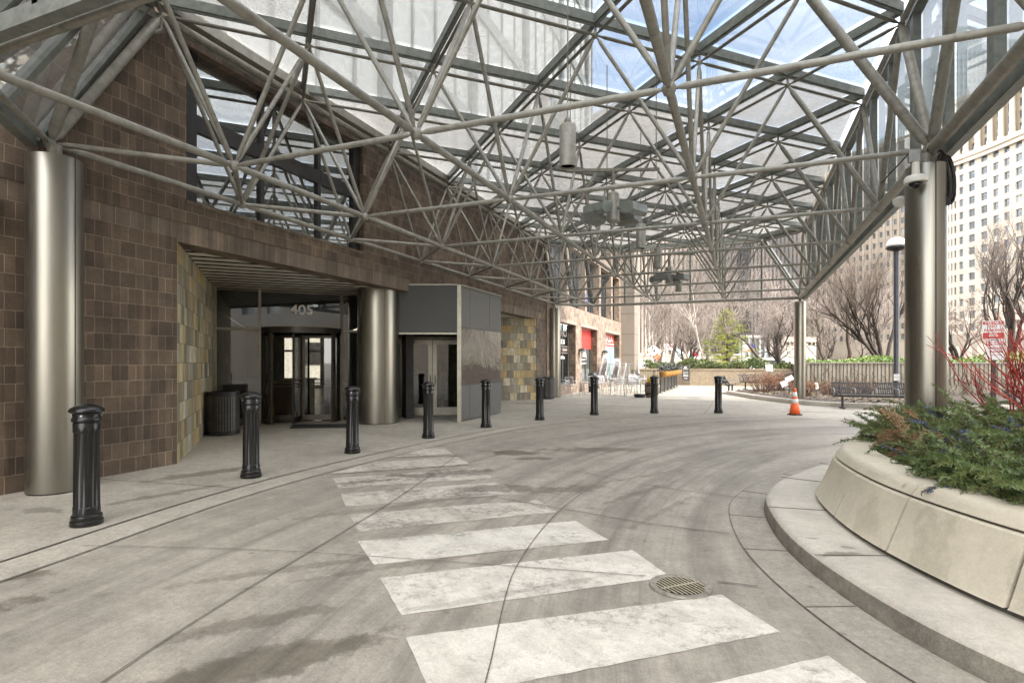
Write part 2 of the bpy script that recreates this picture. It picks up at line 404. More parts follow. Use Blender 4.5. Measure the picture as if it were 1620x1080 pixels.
bump(t_, noise(t_, mapping(t_, opos(t_), (1,1,1)), 1.6, 3), p_, .35, .05); M['acrylic'] = m_
M['drive'] = concrete('driveway concrete', (.345,.312,.256), .90, 1, [
    (-4.45,1.9,.50,.17,.75,.7), (-4.75,2.35,.34,.13,.75,.7), (-5.1,2.6,.20,.05,.9,.5), (-3.55,8.75,.55,.28,.3,.8), (-3.0,8.35,.35,.16,.5,.7), (-2.35,9.6,.9,.3,.4,.7),
    (-3.6,7.0,.5,.16,.5,.85), (-2.7,6.2,.7,.22,.4,.6), (-4.1,6.5,.35,.1,.3,.8), (-1.9,6.5,.6,.18,.8,.6), (-2.25,2.1,.75,.17,.85,.7), (-2.6,2.5,.5,.10,.85,.5), (-2.75,3.5,1.5,.07,.8,.4), (-3.2,5.2,1.6,.07,.9,.35), (-2.3,3.6,1.2,.05,.8,.35), (-1.1,6.6,1.1,.06,1.2,.4), (-.7,6.0,1.0,.05,1.3,.4), (-1.2,7.6,1.4,.05,1.0,.4)], .30)
M['walk'] = concrete('sidewalk concrete', (.40,.365,.30), 0, 0, [
    (-6.75,5.5,.8,.20,1.25,.6), (-7.0,2.7,.4,.16,.4,.6), (-6.6,3.5,.35,.12,.2,.5), (-6.05,4.55,.9,.10,1.3,.5), (-7.2,19.7,.8,.3,.5,.8), (-6.1,20.8,.8,.12,.2,.6), (-4.6,19.5,.9,.12,0,.5), (-1.9,19.0,.9,.15,.1,.5), (-5.2,25.3,2.2,.35,.1,.4),
    (-2.2,25.8,1.6,.25,.1,.75), (-1.5,23.2,2.2,.12,.05,.45), (.2,19.8,1.3,.12,.1,.4), (1.8,19.3,.9,.25,.1,.5)], .26)
M['border'] = concrete('border concrete', (.405,.37,.305), 0, 0, (), .25)
M['curb'] = concrete('kerb concrete', (.47,.435,.37), 0, 0, [(.62,4.55,.14,.07,.5,.75), (.50,4.9,.05,.03,0,.6), (.72,4.75,.05,.03,0,.6)], .22, .75, .6)
M['gutter'] = concrete('gutter concrete', (.34,.31,.255), .5, 0, (), .30)
M['joint'] = plain('joint filler', (.105,.092,.074), .9, 0, .35, 20)
M['limestone'] = concrete('planter limestone', (.53,.48,.375), 0, 0, [(1.05,4.3,.16,.22,.3,.22), (1.45,3.65,.22,.20,.3,.25), (.85,5.0,.12,.18,.3,.2)], .16, .7, .35)
M['limestone_dk'] = plain('dark joint', (.085,.08,.07), .9)
M['soil'] = plain('bark mulch', (.055,.040,.030), .95, 0, .6, 22, .8)

def paint_mat(name, col, wear, dirty):
    m, t, p = mat_new(name); wp = wpos(t)
    n = noise(t, wp, 3.5, 9, .75); n2 = noise(t, mapping(t, wp, (1,1,1), (0,0,R(-42))), 1.0, 2)
    st = noise(t, mapping(t, mapping(t, wp, (1,1,1), (0,0,R(-50))), (9, 1.4, 1)), 1.0, 8, .75); fine = noise(t, wp, 90, 3, .7)
    d = ramp(t, math_(t, 'ADD', math_(t, 'MULTIPLY', n, .66), math_(t, 'MULTIPLY', st, .34)), [(.50-wear*.10, 0.0), (.68-wear*.06, min(1.0, wear))])
    bl = blob_masks(t, wp, [(-3.5,6.9,.7,.20,.5,.75), (-4.0,6.45,.5,.12,.3,.75), (-2.7,6.2,.6,.22,.6,.7), (-3.1,5.4,.8,.13,.9,.5), (-2.2,4.7,1.1,.14,.8,.45), (-2.3,5.8,.6,.2,.6,.7), (-4.4,5.9,.5,.10,.8,.6), (-1.4,3.4,.9,.05,.8,.3)], 5.0)
    base = mixc(t, d, col, (.24,.215,.175)); base = mixc(t, 1.0, base, ramp(t, fine, [(.28, .78), (.72, 1.10)]), 'MULTIPLY')
    base = mixc(t, bl, base, (.14,.125,.10))
    t.links.new(base, p.inputs['Base Color']); p.inputs['Roughness'].default_value = .7
    # chips: paint gone, the pavement below shows through
    chip = noise(t, wp, 13.0, 9, .8); big = noise(t, wp, 1.3, 4, .6)
    al = ramp(t, math_(t, 'ADD', math_(t, 'MULTIPLY', chip, .62), math_(t, 'MULTIPLY', big, .38)), [(.35+.05*wear, .0), (.46+.05*wear, 1.0)])
    al = math_(t, 'ADD', math_(t, 'MULTIPLY', al, .50), .50)
    t.links.new(al, p.inputs['Alpha']); return m
M['paint'] = paint_mat('worn white road paint', (.60,.57,.495), .62, 0)
M['paint_worn'] = paint_mat('very worn white road paint', (.55,.51,.435), .9, 0)
M['rubber'] = plain('black rubber', (.018,.018,.019), .8, 0, .4, 40, .3)
M['white'] = plain('white paint', (.75,.75,.73), .45, 0, .06, 4)
M['offwhite'] = plain('camera housing', (.66,.65,.60), .4, 0, .06, 6)
M['orange'] = plain('cone orange', (.85,.13,.03), .5, 0, .08, 5)
M['yellow'] = plain('yellow plastic', (.78,.52,.03), .45, 0, .08, 5)
M['red'] = plain('red panel', (.62,.045,.035), .5, 0, .05, 4)
M['red_sign'] = plain('faded red', (.58,.07,.05), .5, 0, .1, 30)
M['redtwig'] = leaf_mat('red dogwood bark', [(.18,.018,.012), (.34,.034,.022), (.44,.06,.035)])
M['chair_alu'] = plain('polished aluminium', (.62,.62,.62), .30, .8, .05, 6)
M['lampglobe'] = plain('white globe', (.80,.80,.78), .35, 0, .03, 4)
M['coil'] = plain('black cable', (.012,.011,.010), .55, 0, .4, 30)

# ------------------------------------------------------------------ ground, driveway, sidewalks
def fan(mb, pts, z):
    return mb.add([(x, y, z) for x, y in pts], [tuple(range(len(pts)))])
g = MB().box(-1500, 1500, -1500, 1500, -.6, -.03)
struct('ground', g, plain('city paving', (.28,.265,.24), .85, 0, .3, .4))
dr = MB().box(-11.2, 60, -30, 42, -.5, 0.0)
struct('driveway', dr, M['drive'])
# bollard arc: the flush joint between carriageway and sidewalk (inside of it is sidewalk)
ARC = [(-4.6,-12), (-4.85,-2), (-5.0,1.2), (-5.16,2.47), (-5.38,3.5), (-5.55,4.5), (-5.64,5.7), (-5.62,7.2), (-5.5,9.0), (-5.28,10.9), (-4.85,12.9), (-4.1,14.75), (-3.1,16.1), (-1.95,16.85), (-.6,17.3), (.8,17.5), (2.4,17.35), (3.6,17.1), (6,16.6), (12,16.2), (40,16)]
def catmull(pts, k=6, closed=False):
    out = []; n = len(pts); P = [Vector((p[0], p[1], p[2] if len(p) > 2 else 0)) for p in pts]
    for i in range(n if closed else n-1):
        if closed: a, b, c, d = P[(i-1) % n], P[i], P[(i+1) % n], P[(i+2) % n]
        else: a, b, c, d = P[max(i-1, 0)], P[i], P[i+1], P[min(i+2, n-1)]
        for j in range(k):
            t = j/k; t2, t3 = t*t, t*t*t
            out.append(.5*((2*b)+(c-a)*t+(2*a-5*b+4*c-d)*t2+(3*b-a-3*c+d)*t3))
    if not closed: out.append(P[-1].copy())
    return out
arc = [(p.x, p.y) for p in catmull(ARC, 5)]
def offs(line, d, closed=False):
    out = []; n = len(line)
    for i in range(n):
        if closed: a, b = line[(i-1) % n], line[(i+1) % n]
        else: a, b = line[max(i-1, 0)], line[min(i+1, n-1)]
        tx, ty = b[0]-a[0], b[1]-a[1]; l = math.hypot(tx, ty) or 1
        out.append((line[i][0]-ty/l*d, line[i][1]+tx/l*d))
    return out
def strip(mb, A, B, z, z2=None):
    z2 = z if z2 is None else z2; n = len(A)
    return mb.add([(x,y,z) for x,y in A]+[(x,y,z2) for x,y in B], [(i, i+1, n+i+1, n+i) for i in range(n-1)])
far_side = [(-11.0 - 0*i, y) for i, (x, y) in enumerate(arc)]
sw = MB()
# sidewalk between arc and the building / plaza beyond: two strips
half = [i for i, p in enumerate(arc) if p[1] < 14.75 or p[0] < -4.0][-1] + 1
A1 = arc[:half]; strip(sw, [(-11.1, p[1]) for p in A1][::1], A1, .006)
sw.f = [f[::-1] for f in sw.f]
A2 = arc[half-1:]; k = len(A2)
strip(sw, A2, [(p[0] if i else -11.1, 41) if i else (A2[0][0], 41) for i, p in enumerate(A2)], .006)
sw.add([(-11.1, A2[0][1], .006), (A2[0][0], A2[0][1], .006), (A2[0][0], 41, .006), (-11.1, 41, .006)], [(0,1,2,3)])
for i in range(len(sw.f)):
    a, b, c = [Vector(sw.v[j]) for j in sw.f[i][:3]]
    if (b-a).cross(c-b).z < 0: sw.f[i] = sw.f[i][::-1]
struct('sidewalk', sw, M['walk'])
bd = MB(); strip(bd, offs(arc, -.42), offs(arc, -.015), .004); bd.f = [f if (Vector(bd.v[f[1]])-Vector(bd.v[f[0]])).cross(Vector(bd.v[f[2]])-Vector(bd.v[f[1]])).z > 0 else f[::-1] for f in bd.f]
struct('kerb_strip', bd, M['border'])
jt = MB()
def joint(pts, w=.012, z=.0105):
    ln = [(p.x, p.y) for p in catmull(pts, 4)] if len(pts) > 2 else pts
    i0 = len(jt.f); strip(jt, offs(ln, -w/2), offs(ln, w/2), z)
joint(arc[::2], .015)
joint(offs(arc, -.42)[::2], .012)
joint([(-5.0,2.95), (-3.85,3.34), (-2.89,3.58), (-1.53,3.85), (-.62,4.02)], .008)
joint([(-.15,4.1), (.1,4.12)], .014)
joint([(-2.6,1.2), (-2.85,2.0), (-3.05,2.9), (-3.26,4.04), (-3.5,5.2), (-3.9,6.8), (-4.3,8.2)], .009)
joint([(-.95,1.7), (-1.11,2.4), (-1.36,3.2), (-1.53,3.85), (-1.66,4.8), (-1.71,5.8), (-1.66,7.0), (-1.5,8.2), (-.9,10.5)], .0065)
joint([(-2.6,5.75), (-1.69,5.55), (-.8,5.35), (-.1,5.3)], .012)
joint([(-2.2,7.6), (-1.0,7.0), (.1,6.75)], .012)
for (x0,y0,x1,y1) in [(-7.7,4.72,-5.6,5.0), (-7.7,8.2,-5.55,7.9), (-9.6,10.0,-5.4,9.9), (-9.3,8.0,-7.5,10.2), (-7.2,12.4,-5.0,12.2), (-7.7,16.2,-3.2,16.0), (-7.7,19.4,1.5,18.9), (-7.7,23.4,.9,22.6), (-7.7,27.5,-.4,26.9), (-4.2,15.0,-4.2,29), (-1.0,17.4,-1.0,26), (1.4,17.6,1.4,22)]:
    joint([(x0,y0), (x1,y1)], .012, .0112)
for i in range(len(jt.f)):
    f = jt.f[i]; a, b, c = [Vector(jt.v[j]) for j in f[:3]]
    if (b-a).cross(c-b).z < 0: jt.f[i] = f[::-1]
struct('pavement_joints', jt, M['joint'])

# crosswalk
cw = thing('crosswalk', 'worn white painted crosswalk stripes crossing the concrete driveway', 'crosswalk', (-2.5, 4.5, 0))
STR = [[(-.62,2.36),(.41,3.29),(.62,2.95),(-.30,2.05)],
 [(-1.7,2.64),(-1.35,2.28),(-.97,2.46),(.2,3.48),(-.12,3.9)],
 [(-2.34,3.3),(-1.87,2.86),(-.46,4.09),(-.81,4.55)],
 [(-2.99,3.91),(-2.53,3.5),(-1.04,4.74),(-1.46,5.19)],
 [(-3.58,4.56),(-3.16,4.13),(-1.72,5.43),(-2.09,5.86)],
 [(-4.25,5.25),(-3.83,4.81),(-2.36,6.02),(-2.84,6.53)],
 [(-4.93,5.93),(-4.47,5.48),(-2.97,6.73),(-3.5,7.25)],
 [(-5.16,6.21),(-5.10,6.12),(-3.7,7.47),(-4.17,7.97),(-5.13,7.08)],
 [(-5.13,7.55),(-4.34,8.13),(-4.81,8.71),(-5.11,8.54)]]
for i, s_ in enumerate(STR):
    pts = []
    n = len(s_)
    for a in range(n):
        p, q = Vector(s_[a]), Vector(s_[(a+1) % n]); L_ = (q-p).length; nn = Vector((-(q-p).y, (q-p).x))/L_
        st = max(1, int(L_/.09))
        for k in range(st):
            pts.append(p.lerp(q, k/st) + nn*random.uniform(-.005, .005)*(0 if k == 0 else 1))
    b = MB(); b.add([(p.x, p.y, .003 + (.0065 if i >= 7 else 0)) for p in pts], [tuple(range(len(pts)))])
    a = sum(pts[j].x*pts[(j+1) % len(pts)].y-pts[(j+1) % len(pts)].x*pts[j].y for j in range(len(pts)))
    if a < 0: b.f = [f[::-1] for f in b.f]
    b.build('stripe', M['paint'] if i < 4 else M['paint_worn'], cw)

# drain grate
dg = thing('drain_grate', 'round slotted iron drain grate set in the driveway', 'drain', (-.38, 3.93, 0))
r_ = MB().lathe([(.155,.010),(.165,.014),(.200,.014),(.205,.004)], 40, (-.38,3.93,0)); r_.f = r_.f[:-2]
r_.build('rim', plain('rusty cast iron', (.25,.23,.19), .6, .4, .4, 30, .3), dg, 40)
MB().lathe([(0.0002,.0065),(.158,.0065)], 32, (-.38,3.93,0)).build('sump', plain('drain dark', (.006,.006,.006), .9), dg)
gr = MB(); a = R(-45); ex_, ey_ = Vector((math.cos(a), math.sin(a), 0)), Vector((-math.sin(a), math.cos(a), 0)); c0 = Vector((-.38,3.93,.014))
for k in range(-5, 6):
    y = k*.028; h = math.sqrt(max(0, .156**2-y*y))
    for s0, s1 in ((-1, 0), (0, 1)):
        gr.obox(c0+ey_*y+ex_*(s0+s1)*h/2, ex_*(h/2), ey_*.0058, (0,0,.0010))
gr.obox(c0+Vector((0,0,.0005)), ex_*.007, ey_*.155, (0,0,.0016))
gr.build('slotted_plate', M['joint'] if 0 else plain('grate iron', (.34,.305,.22), .55, .1, .3, 40, .2), dg)

# ------------------------------------------------------------------ round stone planter, near right
PL = [(.69,6.0),(.80,5.1),(1.03,4.35),(1.38,3.66),(1.95,3.05),(2.8,2.65),(4.0,2.5),(5.2,2.8),(6.0,3.7),(6.3,5.5),(6.1,7.6),(5.2,9.0),(3.8,9.55),(2.5,9.4),(1.55,8.6),(.95,7.4),(.72,6.6)]
pl = [(p.x, p.y) for p in catmull(PL, 8, True)]
def rs_closed(line, n):
    tot = [0]
    for i in range(len(line)): a, b = line[i], line[(i+1) % len(line)]; tot.append(tot[-1]+math.hypot(b[0]-a[0], b[1]-a[1]))
    out = []; j = 0
    for k in range(n):
        d = tot[-1]*k/n
        while tot[j+1] < d: j += 1
        f = (d-tot[j])/(tot[j+1]-tot[j]); a, b = line[j], line[(j+1) % len(line)]
        out.append((a[0]+(b[0]-a[0])*f, a[1]+(b[1]-a[1])*f))
    return out
NP, SUB = 22, 6
pl = rs_closed(pl, NP*SUB)
sgn = sum(pl[i][0]*pl[(i+1) % len(pl)][1]-pl[(i+1) % len(pl)][0]*pl[i][1] for i in range(len(pl)))
inn = lambda d: offs(pl, d if sgn > 0 else -d, True)
# kerb island under the planter
kc = thing('kerb_island', 'raised pale concrete kerb ring around the curved stone planter', 'kerb', (.25, 5.4, 0))
n = len(pl)
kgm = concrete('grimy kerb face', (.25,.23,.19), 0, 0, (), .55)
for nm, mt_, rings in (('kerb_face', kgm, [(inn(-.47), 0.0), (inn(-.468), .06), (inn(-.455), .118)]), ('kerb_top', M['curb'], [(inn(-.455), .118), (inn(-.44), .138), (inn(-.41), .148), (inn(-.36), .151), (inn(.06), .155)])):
    kb = MB()
    for ln, z in rings: kb.v += [(x, y, z) for x, y in ln]
    for a in range(len(rings)-1):
        for i in range(n): kb.f.append((a*n+i, a*n+(i+1) % n, (a+1)*n+(i+1) % n, (a+1)*n+i))
    if sgn < 0: kb.f = [f[::-1] for f in kb.f]
    kb.build(nm, mt_, kc, 50)
kj = MB()
K0, K1 = inn(-.475), inn(.02)
for i in (1, 9, 124, 116):
    p, q = Vector(K0[i] + (.153,)), Vector(K1[i] + (.1575,)); kj.bar(p, q, .008, .004)
kj.build('kerb_joint', M['joint'], kc)
gt = MB(); A, B = inn(-.80), inn(-.475); n = len(A); gt.v = [(x,y,.005) for x,y in A]+[(x,y,.007) for x,y in B]
gt.f = [(i, (i+1) % n, n+(i+1) % n, n+i) for i in range(n)]
if sgn < 0: gt.f = [f[::-1] for f in gt.f]
struct('gutter_pan', gt, M['gutter'])
gj = MB(); A, B = inn(-.806), inn(-.800); gj.v = [(x,y,.0095) for x,y in A]+[(x,y,.0095) for x,y in B]; gj.f = [(i, (i+1) % n, n+(i+1) % n, n+i) for i in range(n)]
for i in (0, 6, 12, 118, 126): gj.bar(Vector(inn(-.80)[i]+(.008,)), Vector(inn(-.48)[i]+(.008,)), .01, .003)
struct('gutter_joints', gj, M['joint'])
sp = thing('stone_planter', 'curved limestone planter with battered panels on the right', 'planter', (2.5, 6.0, .15))
core = MB(); lv = [(inn(.03), .15), (inn(.19), .57), (inn(.23), .63), (inn(.45), .63), (inn(.45), .5)]
n = len(pl)
for ln, z in lv: core.v += [(x,y,z) for x,y in ln]
for a in range(len(lv)-1):
    for i in range(n): core.f.append((a*n+i, a*n+(i+1) % n, (a+1)*n+(i+1) % n, (a+1)*n+i))
core.build('joint_core', M['limestone_dk'], sp)
def seg(levels, i0, i1, gap, name, mat):
    "a slab of wall between outline stations i0..i1 through the (inset, z) levels"
    b = MB(); m = i1-i0+1; L_ = len(levels)
    for d, z in levels:
        ln = inn(d); pts = [Vector(ln[i % n]) for i in range(i0, i1+1)]
        pts[0] = pts[0].lerp(pts[1], gap/max(.01, (pts[1]-pts[0]).length)); pts[-1] = pts[-1].lerp(pts[-2], gap/max(.01, (pts[-1]-pts[-2]).length))
        b.v += [(p.x, p.y, z) for p in pts]
    for a in range(L_):
        a2 = (a+1) % L_
        for i in range(m-1): b.f.append((a*m+i, a*m+i+1, a2*m+i+1, a2*m+i))
    b.f.append(tuple(a*m for a in range(L_-1, -1, -1))); b.f.append(tuple(a*m+m-1 for a in range(L_)))
    if sgn < 0: b.f = [f[::-1] for f in b.f]
    return b.build(name, mat, sp, 30)
PH = 3
for k in range(NP):
    i0, i1 = k*SUB+PH, (k+1)*SUB+PH
    seg([(0.0,.19),(.012,.20),(.155,.555),(.17,.565),(.25,.565),(.12,.19)], i0, i1, .011, 'wall_panel', M['limestone'])
    seg([(.175,.583),(.205,.625),(.225,.65),(.26,.664),(.50,.668),(.50,.52),(.3,.52)], i0, i1, .004, 'cap_stone', M['limestone'])
so_ = MB(); so_.v = [(x,y,.60) for x,y in inn(.48)]; so_.f = [tuple(range(n)) if sgn > 0 else tuple(range(n-1,-1,-1))]
so_.build('soil', M['soil'], sp)
PLIN = inn(.47)
def inside(x, y, poly):
    c = False; j = len(poly)-1
    for i in range(len(poly)):
        if (poly[i][1] > y) != (poly[j][1] > y) and x < (poly[j][0]-poly[i][0])*(y-poly[i][1])/(poly[j][1]-poly[i][1])+poly[i][0]: c = not c
        j = i
    return c

# ------------------------------------------------------------------ space-frame glass canopy
BAY, X0, Y0, ZB, ZT = 2.7697, -6.173, 2.727, 4.086, 6.380
def BN(i, j): return Vector((X0+i*BAY, Y0+j*BAY, ZB))
def TN(i, j): return Vector((X0+i*BAY, Y0+j*BAY, ZT))
can = thing('glass_canopy', 'glass roofed steel space frame canopy over the entrance driveway', 'canopy', (-2, 14, ZB))
CAMP = Vector((0, 0, 1.5))
def parts(name, items, mat, limit=100, smooth=40):
    "items: list of (centre, MB); the nearest `limit` become parts, the rest one stuff part"
    items = sorted(items, key=lambda it: (it[0]-CAMP).length)
    for c, b in items[:limit]: b.build(name, mat, can, smooth)
    if len(items) > limit:
        b = MB()
        for c, x in items[limit:]: b.add(x.v, x.f)
        tag(b.build(name, mat, can, smooth), kind='stuff')
def member(p, q, r, n=10):
    "round tube with tapered ends like the bolted node connectors"
    p, q = Vector(p), Vector(q); d = (q-p); l = d.length; d = d/l; e = min(.16, l*.12)
    b = MB(); pts = [p+d*.03, p+d*e*.55, p+d*e, q-d*e, q-d*e*.55, q-d*.03]; rs = [r*.48, r*.52, r, r, r*.52, r*.48]
    b.path(pts, r, n, rs); return ((p+q)/2, b)
bnodes = [(i, j) for i in range(4) for j in range(9)] + [(-.5, j+.5) for j in range(8)]
tnodes = []
for a in range(-1, 7):
    for b_ in range(0, 17):
        if (a+b_) % 2 == 1 and not (a == -1 and b_ in (0, 16)): tnodes.append((a/2, b_/2))
tset = set(tnodes); bset = set(bnodes)
chord, webs, tops, heavy = [], [], [], []
for (i, j) in bnodes:
    if i >= 0:
        if (i+1, j) in bset and j not in (8,): chord.append(member(BN(i,j), BN(i+1,j), .034))
        if (i, j+1) in bset and i < 3: chord.append(member(BN(i,j), BN(i,j+1), .044))
for j in range(8):
    if j < 7: chord.append(member(BN(-.5,j+.5), BN(-.5,j+1.5), .042))
    chord.append(member(BN(-.5,j+.5), BN(0,j+1), .034))
    chord.append(member(BN(-.5,j+.5), BN(0,j), .034))
COLN = {(-.5,.5), (-.5,7.5), (3,8), (3,2)}
for (i, j) in bnodes:
    for (da, db) in ((.5,0), (-.5,0), (0,.5), (0,-.5)):
        tn = (i+da, j+db)
        if tn in tset:
            r = .031
            if (i, j) in COLN: r = .062
            elif i == 3: r = .045
            webs.append(member(BN(i,j), TN(*tn), r))
for (a, b_) in tnodes:
    for (da, db) in ((.5,.5), (.5,-.5)):
        t2 = (a+da, b_+db)
        if t2 in tset: tops.append(member(TN(a,b_), TN(*t2), .027))
eave = []
for b_ in range(1, 7): eave.append(member(TN(-.5,b_), TN(-.5,b_+1), .055))
for b_ in range(0, 7): eave.append(member(TN(3,b_+.5), TN(3,b_+1.5), .045))
for a in (.5, 1.5): eave.append(member(TN(a,0), TN(a+1,0), .04)); eave.append(member(TN(a,8), TN(a+1,8), .04))
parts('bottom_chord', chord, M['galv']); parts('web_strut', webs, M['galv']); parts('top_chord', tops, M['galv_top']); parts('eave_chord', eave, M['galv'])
# edge beams: heavy pipe on the outer side, lighter at the far end
edge = []
for j in range(8): edge.append(((BN(3,j)+BN(3,j+1))/2, MB().tube(BN(3,j), BN(3,j+1), .07, 14)))
for i in range(3):
    edge.append(((BN(i,8)+BN(i+1,8))/2, MB().tube(BN(i,8), BN(i+1,8), .045, 12)))
parts('edge_beam', edge, M['galv'])
nodes = []
for (i, j) in bnodes:
    p = BN(i,j); rr = .072 if i not in (3,) else .095
    nodes.append((p, MB().lathe([(.001,-rr),(rr*.7,-rr*.75),(rr,0),(rr*.7,rr*.75),(.001,rr)], 12, p)))
for (a, b_) in tnodes:
    p = TN(a,b_); rr = .05
    nodes.append((p, MB().lathe([(.001,-rr),(rr*.75,-rr*.7),(rr,0),(rr*.75,rr*.7),(.02,rr),(.02,.2)], 10, p)))
parts('node', nodes, M['galv'], 100, True)
# glazing bars stand above the top chords; glass on them
ZG = ZT + .16
def up(p, z): return Vector((p.x, p.y, z))
bars = []
for (a, b_) in tnodes:
    for (da, db) in ((.5,.5), (.5,-.5)):
        t2 = (a+da, b_+db)
        if t2 in tset:
            p, q = up(TN(a,b_), ZG+.07), up(TN(*t2), ZG+.07 + (.0015 if db > 0 else 0)); d = (q-p).normalized()
            bb = MB().bar(p, q, .075, .14); bb.bar(p+Vector((0,0,-.085)), q+Vector((0,0,-.085)), .03, .03)
            bars.append(((p+q)/2, bb))
parts('glazing_bar', bars, M['bar'])
panes = []
ZP = ZG + .15
done = set()
for a2 in range(-2, 8):
    for b2 in range(-1, 18):
        if (a2+b2) % 2: continue
        c = (a2/2, b2/2); cs = [(c[0]-.5,c[1]), (c[0],c[1]-.5), (c[0]+.5,c[1]), (c[0],c[1]+.5)]
        P = [up(TN(*k), ZP) for k in cs if k in tset]
        if len(P) >= 3:
            cen = sum(P, Vector())/len(P); P = [cen+(q-cen)*.985 for q in P]
            b = MB(); b.add([q for q in P]+[q+Vector((0,0,.012)) for q in P], [tuple(range(len(P)-1,-1,-1)), tuple(range(len(P), 2*len(P)))])
            panes.append((cen, b))
rpn = random.Random(2)
for c_, b_ in sorted(panes, key=lambda it: (it[0]-CAMP).length)[:100]:
    o_ = b_.build('glass_pane', M['roofglass'], can); gi, gj_ = (c_.x-X0)/BAY, (c_.y-Y0)/BAY
    lv_ = (.62 if gi < 1.1 else .78) + rpn.uniform(-.22,.25)
    if gi > 1.1 and gj_ < 3.1: lv_ = rpn.uniform(.0,.22) if gi < 2.9 else rpn.uniform(.1,.5)
    o_.color = (max(0, min(1, lv_)), 0, 0, 1)
# wall-side and outer-side gutters
gut = MB(); gut.bar(up(TN(-.5,.8), ZG+.02)+Vector((.02,0,0)), up(TN(-.5,7.2), ZG+.02)+Vector((.02,0,0)), .14, .16)
gut.bar(up(TN(-.5,.8), ZT-.02)+Vector((-.06,0,0)), up(TN(-.5,7.2), ZT-.02)+Vector((-.06,0,0)), .05, .10)
gut.build('wall_gutter', M['galv'], can)
OX = .17
g2 = MB(); g2.bar(up(TN(3,.5), ZG+.02)+Vector((OX,0,0)), up(TN(3,7.5), ZG+.02)+Vector((OX,0,0)), .14, .2)
g2.bar(up(TN(.5,8), ZG+.02)+Vector((0,OX,0)), up(TN(2.5,8), ZG+.02)+Vector((0,OX,0)), .14, .2)
g2.bar(up(TN(2.5,8), ZG+.02)+Vector((.1,OX,0)), up(TN(3,7.5), ZG+.02)+Vector((OX,.1,0)), .12, .18)
g2.build('eave_gutter', M['bar'], can)
sill = MB(); sill.bar(BN(3,0)+Vector((OX,0,-.02)), BN(3,8)+Vector((OX,.1,-.02)), .10, .16)
sill.bar(BN(0,8)+Vector((0,OX,-.005)), BN(3,8)+Vector((OX-.05,OX,-.005)), .09, .10)
sill.bar(BN(0,0)+Vector((0,-OX,0)), BN(3,0)+Vector((0,-OX,0)), .10, .14)
sill.bar(BN(-.5,.5)+Vector((-.12,-.12,.02)), BN(0,0)+Vector((-.12,-.12,.02)), .12, .16)
sill.bar(BN(-.5,7.5)+Vector((-.1,.1,0)), BN(0,8)+Vector((-.1,.1,0)), .09, .12)
sill.build('sill_beam', M['bar'], can)
# vertical mullions and glass on the outer side, far end, near end
mull, vgl, egl = [], [], []
for k in range(0, 17):
    p = BN(3, k/2)+Vector((OX,0,.04)); q = up(TN(3, k/2), ZG+.0)+Vector((OX,0,-.08))
    if k in (0, 16): q = p + (q-p)*.0 + Vector((0,0,.25))
    mull.append(((p+q)/2, MB().bar(p, q, .17 if k % 2 else .09, .10, (1,0,0))))
for k in range(1, 15):
    p = BN(3,k/2); q = BN(3,(k+1)/2); x = p.x+OX+.06
    P = [Vector((x,p.y+.05,ZB+.05)), Vector((x,q.y-.05,ZB+.05)), Vector((x,q.y-.05,ZG-.08)), Vector((x,p.y+.05,ZG-.08))]
    vgl.append((sum(P, Vector())/4, MB().poly(P)))
for k in range(1, 6):
    p = BN(k/2, 8)+Vector((0,OX,.04)); q = up(TN(k/2, 8), ZG-.08)+Vector((0,OX,0))
    mull.append(((p+q)/2, MB().bar(p, q, .07, .10, (0,1,0))))
    p0 = BN(k/2, 0)+Vector((0,-OX,.04)); q0 = up(TN(k/2, 0), ZG-.08)+Vector((0,-OX,0))
    mull.append(((p0+q0)/2, MB().bar(p0, q0, .07, .10, (0,1,0))))
for k in range(1, 5):
    for (jj, s) in ((8, 1), (0, -1)):
        p = BN(k/2, jj); q = BN((k+1)/2, jj); y = p.y+s*(OX+.06)
        P = [Vector((p.x+.04,y,ZB+.05)), Vector((q.x-.04,y,ZB+.05)), Vector((q.x-.04,y,ZG-.08)), Vector((p.x+.04,y,ZG-.08))]
        (egl if jj == 8 else vgl).append((sum(P, Vector())/4, MB().poly(P)))
# sloping corner panels
def corner(b0, b1, t0, t1, out, glassl):
    o = Vector(out)*.14
    P = [BN(*b0)+o, BN(*b1)+o, up(TN(*t1), ZG-.05)+o, up(TN(*t0), ZG-.05)+o]
    if b0 == b1: P = [P[0], P[2], P[3]]
    cen = sum(P, Vector())/len(P)
    glassl.append((cen, MB().poly([cen+(p-cen)*.97 for p in P])))
    m = MB()
    for (p, q) in ([(P[0], P[3]), (P[1], P[2]), ((P[0]+P[1])/2, (P[2]+P[3])/2), (P[3], P[2])] if b0 != b1 else [(P[0], P[1]), (P[0], P[2]), (P[2], P[1])]):
        m.bar(p, q, .09, .11, out)
    mull.append((cen, m))
corner((-.5,.5), (0,0), (-.5,1), (0,.5), (-.7,-.7,0), egl)
corner((0,0), (0,0), (0,.5), (.5,0), (-.5,-.7,0), egl)
corner((-.5,7.5), (0,8), (-.5,7), (0,7.5), (-.7,.7,0), egl)
corner((0,8), (0,8), (0,7.5), (.5,8), (-.5,.7,0), egl)
corner((3,8), (3,8), (3,7.5), (2.5,8), (.7,.7,0), egl)
parts('mullion', mull, M['bar'], 100, False); parts('side_glass', vgl, M['sideglass'], 100, False); parts('end_glass', egl, M['endglass'], 100, False)

